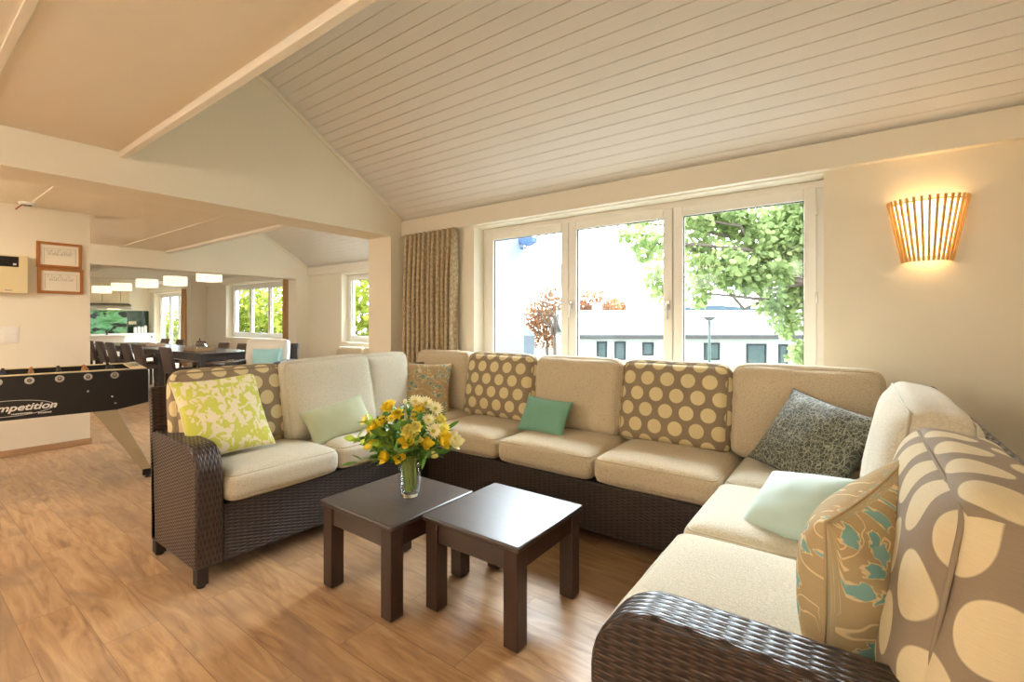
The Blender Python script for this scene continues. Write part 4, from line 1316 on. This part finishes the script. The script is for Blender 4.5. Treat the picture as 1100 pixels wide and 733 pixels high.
def cloche(label, x, y, z, lt):
    e = thing('serving_tray', lt, 'tray', (x, y, z))
    bm = new(); box(bm, -0.26, 0.26, -0.17, 0.17, 0, 0.012)
    for p in ((-0.26, 0.26, -0.17, -0.158), (-0.26, 0.26, 0.158, 0.17), (-0.26, -0.248, -0.158, 0.158), (0.248, 0.26, -0.158, 0.158)): box(bm, *p, 0.012, 0.05)
    finish('tray_body', bm, 'tray_wood', e, bevel=0.002)
    e = thing('glass_dome', label, 'glass dome', (x, y, z + 0.0125))
    bm = new(); lathe(bm, [(0.125, 0), (0.125, 0.03), (0.11, 0.08), (0.07, 0.115), (0.02, 0.13), (0, 0.131), (0, 0.128), (0.02, 0.127), (0.068, 0.112), (0.107, 0.078), (0.122, 0.03), (0.122, 0)], 20)
    finish('dome', bm, 'thin_glass', e, smooth=True)
    bm = new(); tube(bm, [(-0.05, 0, 0.132), (-0.045, 0, 0.16), (0, 0, 0.175), (0.045, 0, 0.16), (0.05, 0, 0.132)], 0.007, 6); lathe(bm, [(0, 0.176), (0.014, 0.18), (0.012, 0.2), (0, 0.205)], 10)
    finish('dome_handle', bm, 'dark_metal', e, smooth=True)
cloche('glass dome with dark handle on the dining table nearest the lounge', -9.65, 3.55, 0.766, 'shallow wooden tray on the dining table nearest the lounge')
cloche('glass dome with dark handle on the middle dining table', -12.35, 3.62, 0.766, 'shallow wooden tray on the middle dining table')
def pendant(label, x, y, z0, h=0.21, r=0.235, group='drum pendants over the dining tables', ceil=CEIL):
    e = thing('pendant_lamp', label, 'lamp', (x, y, z0), 0, group)
    bm = new(); lathe(bm, [(r, 0), (r, h), (r - 0.004, h), (r - 0.004, 0), (r, 0)], 32); finish('drum_shade', bm, 'pendant_glow', e, smooth=False)
    bm = new(); lathe(bm, [(0, 0.02), (r - 0.006, 0.02), (r - 0.006, 0.024), (0, 0.024)], 32); finish('diffuser', bm, 'pendant_glow', e)
    bm = new(); tube(bm, [(0, 0, h * 0.5), (0, 0, ceil - z0 - 0.01)], 0.004, 6); lathe(bm, [(0, ceil - z0 - 0.03), (0.05, ceil - z0 - 0.03), (0.05, ceil - z0 - 0.0005), (0, ceil - z0 - 0.0005)], 16)
    finish('cord', bm, 'white_plastic', e)
    return e
def ceil_at(y): return CEIL if y < 2.81 else 2.385 + (FY - y) * 0.618 - 0.03
for x, lb in ((-9.50, 'lit drum pendant nearest the lounge, right of the others'), (-11.10, 'second lit drum pendant from the lounge'), (-12.74, 'third lit drum pendant from the lounge'), (-14.55, 'fourth lit drum pendant from the lounge'), (-16.2, 'lit drum pendant nearest the kitchen wall')):
    pendant(lb, x, 3.65, 2.02 if x > -12 else 2.05, 0.175, 0.20, ceil=ceil_at(3.65) )

# ------------------------------------------------------------------ kitchen at the far end
KX = -18.3
def base_cab(label, y0, y1):
    e = thing('kitchen_cabinet', label, 'cabinet', (KX + 0.3, (y0 + y1) / 2, 0), 0, 'white kitchen base cabinets')
    bm = new(); box(bm, KX + 0.001, KX + 0.56, y0 + 0.001, y1 - 0.001, 0.08, 0.879); box(bm, KX + 0.001, KX + 0.52, y0 + 0.001, y1 - 0.001, 0, 0.079); finish('body', bm, 'white_plastic', e, True)
    bm = new(); box(bm, KX + 0.561, KX + 0.58, y0 + 0.003, y1 - 0.003, 0.10, 0.66); d = finish('door', bm, 'white_plastic', e, True, bevel=0.002)
    bm = new(); box(bm, KX + 0.561, KX + 0.58, y0 + 0.003, y1 - 0.003, 0.67, 0.875); finish('drawer', bm, 'white_plastic', e, True, bevel=0.002)
    bm = new(); box(bm, KX + 0.581, KX + 0.60, (y0 + y1) / 2 - 0.08, (y0 + y1) / 2 + 0.08, 0.62, 0.63); h = finish('handle', bm, 'metal', d)
for k, y in enumerate((2.4, 3.12, 3.84, 4.56)): base_cab(['white base cabinet under the range hood', 'white base cabinet right of the hood', 'white base cabinet left of the spice jars', 'white base cabinet under the spice jars'][k], y, y + 0.72)
e = thing('kitchen_worktop', 'pale worktop along the far kitchen wall', 'worktop', (KX + 0.31, 3.5, 0.88))
bm = new(); box(bm, KX + 0.001, KX + 0.62, 2.4, 5.28, 0.8795, 0.92); finish('slab', bm, 'white_plastic', e, True, bevel=0.004)
# glass splashback with a blurry green picture
t = NT('splashback_glass')
co = t.coord()
f = t.noise(t.mapping(co, (1, 1.1, 2.2)), 2.0, 3, 0.6, 0.8)
g = t.noise(t.mapping(co, (1, 2.0, 3.0), loc=(3, 2, 1)), 1.7, 2, 0.5, 0.4)
t.col(t.mix(t.ramp(g, [(0.52, 0.0), (0.6, 1.0)]), t.ramp(f, [(0.3, C(40, 70, 44)), (0.45, C(100, 168, 112)), (0.6, C(140, 206, 160)), (0.75, C(160, 196, 90))]), C(42, 48, 44)))
t.rough(0.08); t.spec(0.6)
M['splashback_glass'] = t.m
plain('splash_dark', C(42, 62, 36), 0.12, var=0.4, scale=5)
bm = new(); box(bm, KX + 0.0005, KX + 0.008, 2.4, 4.725, 0.921, 1.62); tag(finish('splashback', bm, 'splashback_glass', bevel=0.001), 'green printed glass splashback above the kitchen worktop', 'splashback')
bm = new(); box(bm, KX + 0.0005, KX + 0.008, 4.73, 5.28, 0.921, 1.62); tag(finish('splashback', bm, 'splash_dark', bevel=0.001), 'dark green splashback behind the spice jars', 'splashback')
e = thing('range_hood', 'steel range hood under the pale wall cabinets', 'range hood', (KX, 3.2, 1.66))
bm = new(); prism(bm, [(KX + 0.001, 1.66), (KX + 0.50, 1.66), (KX + 0.50, 1.72), (KX + 0.34, 1.82), (KX + 0.001, 1.82)], 3.0, 4.72, 'y'); finish('canopy', bm, 'metal', e, True, bevel=0.004)
emit('hood_light', (1, 0.75, 0.4, 1), 6.0)
bm = new(); box(bm, KX + 0.2, KX + 0.3, 4.2, 4.5, 1.652, 1.6595); finish('hood_lamp', bm, 'hood_light', e, True)
for k, (y0, y1) in enumerate(((3.19, 3.62), (3.62, 4.05), (4.05, 4.48), (4.48, 4.70))):
    e = thing('wall_cabinet', ['pale wood wall cabinet half hidden by the picture wall', 'pale wood wall cabinet, second from the left', 'pale wood wall cabinet, third from the left', 'narrow pale wood wall cabinet at the right end of the row'][k], 'cabinet', (KX, (y0 + y1) / 2, 1.83), 0, 'pale wood wall cabinets')
    bm = new(); box(bm, KX + 0.001, KX + 0.34, y0 + 0.001, y1 - 0.001, 1.825, 2.42); finish('body', bm, 'cabinet_wood', e, True)
    bm = new(); box(bm, KX + 0.341, KX + 0.36, y0 + 0.005, y1 - 0.005, 1.83, 2.415); finish('door', bm, 'cabinet_wood', e, True, bevel=0.003)
for k, (y, h) in enumerate(((4.86, 0.2), (4.95, 0.22), (5.04, 0.21), (5.13, 0.24))):
    e = thing('spice_jar', 'white storage jar in the row on the kitchen worktop', 'jar', (KX + 0.25, y, 0.9205), 0, 'white jars on the kitchen worktop')
    bm = new(); lathe(bm, [(0, 0), (0.042, 0), (0.042, h - 0.03), (0, h - 0.03)], 16); finish('jar_body', bm, 'white_plastic', e, smooth=False)
    bm = new(); lathe(bm, [(0, h - 0.0295), (0.038, h - 0.0295), (0.038, h), (0, h)], 16); finish('lid', bm, 'metal', e)
e = thing('wall_socket', 'cream socket plate on the dark green splashback', 'socket', (KX + 0.008, 4.86, 1.2))
bm = new(); box(bm, KX + 0.0085, KX + 0.02, 4.76, 4.96, 1.19, 1.29); finish('plate', bm, 'cream_plastic', e, True, bevel=0.003)
# island with sink and black tap
IX0, IX1 = -17.0, -16.2
e = thing('kitchen_island', 'white kitchen island counter behind the dining tables', 'kitchen island', (-16.6, 3.3, 0))
bm = new(); box(bm, IX0 + 0.04, IX1 - 0.04, 2.45, 4.15, 0.0, 0.8795); finish('body', bm, 'white_plastic', e, True, bevel=0.003)
bm = new(); box(bm, IX0, IX1, 2.4, 4.2, 0.88, 0.92); finish('counter', bm, 'white_plastic', e, True, bevel=0.005)
e = thing('kitchen_tap', 'black swivel tap standing on the kitchen island', 'tap', (-16.6, 3.85, 0.921))
bm = new(); lathe(bm, [(0, 0), (0.03, 0), (0.03, 0.01), (0.018, 0.02), (0.018, 0.12), (0, 0.12)], 14); finish('tap_base', bm, 'black_plastic', e, smooth=False)
bm = new(); tube(bm, [(0, 0, 0.10), (0, -0.02, 0.15), (0, -0.16, 0.165), (0, -0.23, 0.16), (0, -0.245, 0.11)], 0.012, 8); finish('spout', bm, 'black_plastic', e, smooth=True)
bm = new(); tube(bm, [(0, 0, 0.12), (0, 0.05, 0.18)], 0.009, 8); finish('lever', bm, 'black_plastic', e, smooth=True)
# ================================================================== OUTSIDE
GZ = -1.9
plain('pale_ground', C(120, 122, 112), 0.95, spec=0.1, var=0.1, scale=0.6)
bm = new(); box(bm, -60, 60, FY + 0.6, 120, GZ - 0.2, GZ)
structure('ground', bm, 'pale_ground')
plain('terrace', C(214, 212, 206), 0.9, var=0.04)
FW = Vector((-0.5906, 0.8070, 0)); RT = Vector((0.8070, 0.5906, 0))
def at(px, py, d):
    p = FW * d + RT * ((px - 550) / 505 * d); p.z = 1.3 + (345 - py) / 505 * d
    return p
# white house below the slope, its long side facing the room
plain('house_white', C(216, 214, 210), 0.9, spec=0.1, var=0.02)
plain('house_roof', C(150, 152, 156), 0.85, spec=0.1, var=0.03)
plain('house_frame', C(40, 54, 60), 0.5)
plain('house_glass', C(84, 104, 104), 0.1, var=0.2)
plain('house_fascia', C(92, 90, 88), 0.6)
D = 19.0
c = at(745, 345, D); rz = math.atan2(RT.y, RT.x)
e = thing('house', 'long low white house with a pale roof seen through the window', 'house', (c.x, c.y, GZ), rz)
S2 = D / 505
def hx(px): return (px - 745) * S2
def hz(py): return 1.3 + (345 - py) * S2 - GZ
EV = hz(363)
bm = new(); box(bm, hx(608), hx(1000), 0, 6, 0, EV); finish('wall', bm, 'house_white', e)
bm = new(); prism(bm, [(-0.35, EV + 0.001), (3.2, EV + 1.0), (3.2, EV + 1.18), (-0.35, EV + 0.12)], hx(604), hx(1010), 'x'); prism(bm, [(3.2, EV + 1.0), (6.4, EV + 0.0), (6.4, EV + 0.12), (3.2, EV + 1.18)], hx(604), hx(1010), 'x'); finish('roof', bm, 'house_roof', e)
bm = new(); box(bm, hx(604), hx(1010), -0.40, -0.351, EV - 0.04, EV + 0.13); finish('gutter', bm, 'house_fascia', e)
for a, b, y0, y1 in ((641, 652, 367, 387), (660, 672, 367, 387), (690, 702, 368, 382), (756, 773, 368.5, 387), (801.5, 823, 369.5, 402), (836, 846, 370, 402)):
    bm = new(); x0, x1, z0, z1 = hx(a), hx(b), hz(y1), hz(y0)
    w = 0.07
    for p in ((x0, x1, z1 - w, z1), (x0, x1, z0, z0 + w), (x0, x0 + w, z0 + w, z1 - w), (x1 - w, x1, z0 + w, z1 - w)): box(bm, p[0], p[1], -0.04, -0.001, p[2], p[3])
    f = finish('window', bm, 'house_frame', e)
    bm = new(); box(bm, x0 + w, x1 - w, -0.02, -0.002, z0 + w, z1 - w); finish('pane', bm, 'house_glass', f)
for a in (655, 697):
    bm = new(); x = hx(a); box(bm, x - 0.2, x + 0.2, 2.6, 3.0, EV + 0.8, EV + 1.45); box(bm, x - 0.25, x + 0.25, 2.55, 3.05, EV + 1.45, EV + 1.53); finish('chimney', bm, 'house_white', e)
# small annexe with a pitched roof left of the bare tree
c = at(566, 370, 15.0)
e = thing('shed', 'grey-blue shed corner beside the neighbouring white wall', 'shed', (c.x, c.y, GZ), rz)
plain('shed_blue', C(110, 118, 132), 0.8)
bm = new(); box(bm, -1.2, 0.24, 0, 1.6, 0, 2.73); finish('wall', bm, 'shed_blue', e)
bm = new(); prism(bm, [(-1.2, 2.731), (0.28, 2.731), (-0.1, 3.15), (-1.2, 3.6)], -0.05, 1.65, 'y'); finish('roof', bm, 'house_roof', e)
# flood light on the neighbouring wall
c = Vector((-3.84, 5.62, 2.447))
e = thing('flood_light', 'pale blue outdoor floodlight at the top of the white outside wall', 'lamp', c)
plain('flood_blue', C(88, 112, 150), 0.5)
bm = new(); prism(bm, [(-0.12, 0.05), (0.14, 0.05), (0.13, -0.02), (0.03, -0.06), (-0.02, -0.06), (-0.1, 0.0)], -0.07, 0.07, 'y')
finish('lamp_head', bm, 'flood_blue', e, bevel=0.006)
bm = new(); tube(bm, [(-0.01, 0, -0.05), (-0.03, 0, -0.09), (-0.105, 0, -0.09)], 0.015, 8); finish('bracket', bm, 'flood_blue', e, smooth=True)
# street lamp
c = at(762, 345, 15.0)
e = thing('street_lamp', 'thin street lamp post in front of the white house', 'street lamp', (c.x, c.y, GZ))
plain('lamp_green', C(70, 92, 84), 0.5)
zt = 1.3 + (345 - 345) / 505 * 15 - GZ
bm = new(); lathe(bm, [(0, 0), (0.09, 0), (0.05, 0.8), (0.035, zt), (0, zt)], 10); finish('post', bm, 'lamp_green', e, smooth=True)
bm = new(); lathe(bm, [(0, zt), (0.08, zt + 0.02), (0.20, zt + 0.10), (0.17, zt + 0.14), (0, zt + 0.17)], 14); finish('lamp_head', bm, 'house_fascia', e, smooth=True)
# hill far away
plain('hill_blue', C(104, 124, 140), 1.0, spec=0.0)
bm = new()
c = at(760, 345, 100)
pr = [(-34, 0), (-20, 4.5), (-10, 6.8), (2, 7.6), (16, 6.4), (30, 3.5), (44, 0)]
for p, q in zip(pr, pr[1:]):
    a = Vector((c.x, c.y, GZ - 1)) + RT * p[0]; b = Vector((c.x, c.y, GZ - 1)) + RT * q[0]
    vs = [bm.verts.new(v) for v in (a, b, b + Vector((0, 0, q[1])), a + Vector((0, 0, p[1])))]
    wv = [bm.verts.new(v + FW * 16) for v in (a, b, b, a)]
    bm.faces.new(vs); bm.faces.new([vs[3], vs[2], wv[2], wv[3]])
structure('hills', bm, 'hill_blue')

# trees
plain('bark', C(112, 98, 86), 0.9, var=0.2)
plain('autumn_leaf', C(206, 150, 96), 0.8, var=0.2)
def leafmat(name, a, b):
    t = NT(name)
    oi = t.n('ShaderNodeNewGeometry').outputs['Random Per Island']
    c = t.ramp(oi, [(0.0, a), (1.0, b)])
    d = t.n('ShaderNodeBsdfDiffuse'); r = t.n('ShaderNodeBsdfTranslucent'); m = t.n('ShaderNodeMixShader')
    t.l(c, d.inputs[0]); t.l(c, r.inputs[0]); m.inputs[0].default_value = 0.45
    t.l(d.outputs[0], m.inputs[1]); t.l(r.outputs[0], m.inputs[2])
    t.l(m.outputs[0], t.t.nodes['Material Output'].inputs[0])
    M[name] = t.m
leafmat('tree_leaf', C(116, 136, 84), C(178, 190, 128))
leafmat('tree_leaf_far', C(104, 122, 40), C(156, 156, 70))
leafmat('tree_leaf_autumn', C(140, 98, 68), C(176, 132, 96))
def leaf_cloud(bm, blobs, n, size, rnd):
    tot = sum(b[1][0] * b[1][1] * b[1][2] for b in blobs)
    for c, rr in blobs:
        k = max(3, int(n * rr[0] * rr[1] * rr[2] / tot))
        for _ in range(k):
            while True:
                v = Vector((rnd.uniform(-1, 1), rnd.uniform(-1, 1), rnd.uniform(-1, 1)))
                if v.length < 1: break
            v = v * (0.55 + 0.45 * v.length)
            p = Vector(c) + Vector((v.x * rr[0], v.y * rr[1], v.z * rr[2]))
            d = Vector((rnd.uniform(-1, 1), rnd.uniform(-1, 1), rnd.uniform(-1.2, 0.3))).normalized()
            q = d.to_track_quat('X', 'Z').to_matrix().to_4x4() @ Matrix.Rotation(rnd.uniform(0, 6.28), 4, 'X'); q.translation = p
            s = size * rnd.uniform(0.7, 1.25)
            vs = [bm.verts.new(q @ Vector(w)) for w in ((0, 0, 0), (s * 0.3, -s * 0.36, s * 0.08), (s * 0.75, -s * 0.26, s * 0.06), (s, 0, 0), (s * 0.75, s * 0.26, s * 0.06), (s * 0.3, s * 0.36, s * 0.08))]
            bm.faces.new(vs[0:4]); bm.faces.new([vs[0], vs[3], vs[4], vs[5]])
def limb(bm, a, b, r0, r1, rnd, wob=0.06, n=6):
    a, b = Vector(a), Vector(b); L = (b - a).length
    pts = [a.lerp(b, i / n) + Vector((rnd.uniform(-1, 1), rnd.uniform(-1, 1), rnd.uniform(-1, 1))) * wob * L * math.sin(PI * i / n) for i in range(n + 1)]
    tube(bm, pts, r0, 7, r1); return pts
def tree(name, label, cat, base, trunk_top, blobs, n, size, mat, seed, r=0.12, group=None):
    rnd = random.Random(seed)
    base = Vector(base)
    e = thing(name, label, cat, base, 0, group)
    bm = new(); tt = Vector(trunk_top)
    limb(bm, base, tt, r, r * 0.6, rnd, 0.02)
    for c, rr in blobs: limb(bm, tt, c, r * 0.4, r * 0.08, rnd, 0.08)
    finish('trunk', bm, 'bark', e, True, smooth=True)
    bm = new(); leaf_cloud(bm, blobs, n, size, rnd)
    finish('crown', bm, mat, e, True, recalc=False)
    return e
d = 7.6
bl = []
for px, py, rx, rz_ in ((790, 240, 0.62, 0.36), (845, 235, 0.6, 0.4), (745, 235, 0.36, 0.28), (770, 285, 0.5, 0.34), (820, 290, 0.55, 0.36), (860, 300, 0.42, 0.5), (752, 315, 0.2, 0.3), (700, 262, 0.28, 0.3), (706, 300, 0.18, 0.36), (672, 250, 0.22, 0.12), (845, 345, 0.24, 0.3), (858, 380, 0.16, 0.3), (768, 228, 0.5, 0.3), (822, 262, 0.6, 0.36), (800, 300, 0.5, 0.24), (752, 265, 0.25, 0.34), (870, 255, 0.6, 0.5), (690, 240, 0.26, 0.14), (838, 322, 0.4, 0.3), (900, 200, 1.0, 0.8), (900, 320, 0.6, 0.9), (980, 250, 1.4, 1.4)):
    p = at(px, py, d + (px % 7) * 0.12); bl.append((p, (rx, 0.45, rz_)))
b = at(1010, 345, 8.2)
tree('leafy_tree', 'large leafy green tree hanging over the right window pane', 'tree', (b.x, b.y, GZ), (b.x, b.y, 1.4), bl, 17000, 0.115, 'tree_leaf', 3, 0.2)
# bare young tree in front of the left pane
rnd = random.Random(5)
b = at(597, 345, 11.0)
e = thing('bare_tree', 'bare young tree with thin upright branches beyond the left window pane', 'tree', (b.x, b.y, GZ))
bm = new()
fork = at(596, 362, 11.0)
limb(bm, (b.x, b.y, GZ), fork, 0.06, 0.045, rnd, 0.01)
tips = [(566, 262), (587, 240), (597, 236), (604, 270), (580, 300), (612, 292), (574, 330), (560, 300)]
for px, py in tips:
    t1 = at(px, py, 11.0 + rnd.uniform(-0.4, 0.4))
    pts = limb(bm, fork, t1, 0.018, 0.006, rnd, 0.025)
    for p in pts[2:6]:
        for s in (-1, 1):
            q = p + RT * s * rnd.uniform(0.15, 0.5) + Vector((0, 0, rnd.uniform(0.2, 0.6)))
            tube(bm, [p, p.lerp(q, 0.5) + Vector((0, 0, -0.03)), q], 0.005, 5, 0.002)
plain('twig', C(92, 78, 66), 0.9)
finish('trunk', bm, 'twig', e, True, smooth=True)
for k, (px, py, dd, rx, rz_, lb) in enumerate(((588, 340, 34, 1.8, 2.4, 'reddish autumn tree behind the bare young tree'), (636, 330, 38, 2.3, 1.8, 'broad reddish autumn tree behind the white house roof'), (662, 335, 40, 1.6, 1.2, 'smaller reddish autumn tree at the right of the autumn group'))):
    c = at(px, py, dd); base = at(px, 345, dd)
    bl = [(c, (rx, 1.2, rz_)), (c + RT * rx * 0.6 + Vector((0, 0, -rz_ * 0.4)), (rx * 0.7, 1.0, rz_ * 0.7)), (c - RT * rx * 0.6 + Vector((0, 0, -rz_ * 0.3)), (rx * 0.7, 1.0, rz_ * 0.7))]
    tree('autumn_tree', lb, 'tree', (base.x, base.y, GZ), c - Vector((0, 0, rz_ * 0.7)), bl, 2600, 0.24, 'tree_leaf_autumn', 20 + k, 0.16, 'reddish autumn trees')
# greenery outside the further windows
for k, (px, dd, z, rx, rz_, lb) in enumerate(((386, 14, 1.6, 1.2, 1.7, 'yellow-green tree outside the games bay window'), (262, 20, 1.8, 1.5, 2.0, 'yellow-green tree outside the left light of the dining window'), (296, 22, 1.6, 1.5, 2.0, 'yellow-green tree outside the right light of the dining window'), (188, 29, 0.6, 1.6, 1.3, 'yellow-green tree outside the far glazed door'))):
    x, y, _ = at(px, 345, dd)
    tree('garden_tree', lb, 'tree', (x, y, GZ), (x, y, 0.4), [((x, y, z), (rx, 1.2, rz_)), ((x + 0.9, y + 0.6, z - 0.9), (rx * 0.8, 1.0, rz_ * 0.8)), ((x - 0.9, y - 0.6, z - 0.9), (rx * 0.8, 1.0, rz_ * 0.8))], 2200, 0.2, 'tree_leaf_far', 40 + k, 0.14, 'yellow-green garden trees')

# ================================================================== LIGHT
w = bpy.data.worlds.new('sky'); SC.world = w; w.use_nodes = True
bg = w.node_tree.nodes['Background']
wn, wl = w.node_tree.nodes, w.node_tree.links              # hazy sky, brightest around the veiled sun beyond the window side
tc = wn.new('ShaderNodeTexCoord')
dp = wn.new('ShaderNodeVectorMath'); dp.operation = 'DOT_PRODUCT'; wl.new(tc.outputs['Generated'], dp.inputs[0])
dp.inputs[1].default_value = Vector((-0.20, 0.70, 0.70)).normalized()
mx_ = wn.new('ShaderNodeMath'); mx_.operation = 'MAXIMUM'; wl.new(dp.outputs['Value'], mx_.inputs[0]); mx_.inputs[1].default_value = 0.0
pw = wn.new('ShaderNodeMath'); pw.operation = 'POWER'; wl.new(mx_.outputs[0], pw.inputs[0]); pw.inputs[1].default_value = 5.0
ma = wn.new('ShaderNodeMath'); ma.operation = 'MULTIPLY_ADD'; wl.new(pw.outputs[0], ma.inputs[0]); ma.inputs[1].default_value = SKY; ma.inputs[2].default_value = SKY0
bg.inputs[0].default_value = (0.82, 0.92, 1.0, 1); wl.new(ma.outputs[0], bg.inputs[1])
# unseen drum pendants added as fill light, behind the viewer and in the games bay
emit('lounge_fill_glow', (1.0, 0.95, 0.88, 1), FILL)
emit('games_fill_glow', (1.0, 0.93, 0.83, 1), FILL * 2.0)
def fill_pendant(label, x, y, z0, grp, glow='lounge_fill_glow'):
    e = pendant(label, x, y, z0, 0.24, 0.30, grp)
    for ch in e.children:
        if ch.name.startswith(('drum', 'diffuser')):
            ch.data.materials.clear(); ch.data.materials.append(M[glow])
for k, (x, y) in enumerate(((-2.6, -1.0), (-0.5, -1.4), (-2.6, -3.0), (-0.5, -3.2))):
    fill_pendant('unseen drum pendant added as fill light behind the viewer', x, y, 2.0, 'drum pendants of the lounge')
for k, (x, y) in enumerate(((-5.3, -0.9), (-5.4, -2.6), (-7.9, 0.2), (-7.9, -2.0))):
    fill_pendant('unseen drum pendant added as fill light in the games bay', x, y, 2.05, 'drum pendants of the games bay', 'games_fill_glow')  # out of view, added to brighten this bay

# ================================================================== CAMERA
cam = bpy.data.cameras.new('camera'); co_ = bpy.data.objects.new('camera', cam); COL.objects.link(co_)
cam.sensor_width = 36.0; cam.sensor_fit = 'HORIZONTAL'; cam.lens = 36.0 * 505 / 1100
cam.shift_y = -(366.5 - 345.0) / 1100
cam.clip_start = 0.02; cam.clip_end = 400
co_.location = (0, 0, 1.3); co_.rotation_euler = (R(90), 0, R(36.2))
SC.camera = co_
SC.view_settings.view_transform = 'Standard'; SC.view_settings.look = 'None'; SC.view_settings.gamma = 1.0
SC.view_settings.exposure = EXPO
try: SC.view_settings.use_curve_mapping = False
except Exception: pass
cy = SC.cycles
cy.max_bounces = 10; cy.diffuse_bounces = 6; cy.glossy_bounces = 4; cy.transmission_bounces = 8; cy.transparent_max_bounces = 12
cy.sample_clamp_indirect = 8.0; cy.caustics_reflective = False; cy.caustics_refractive = False
cy.use_denoising = True
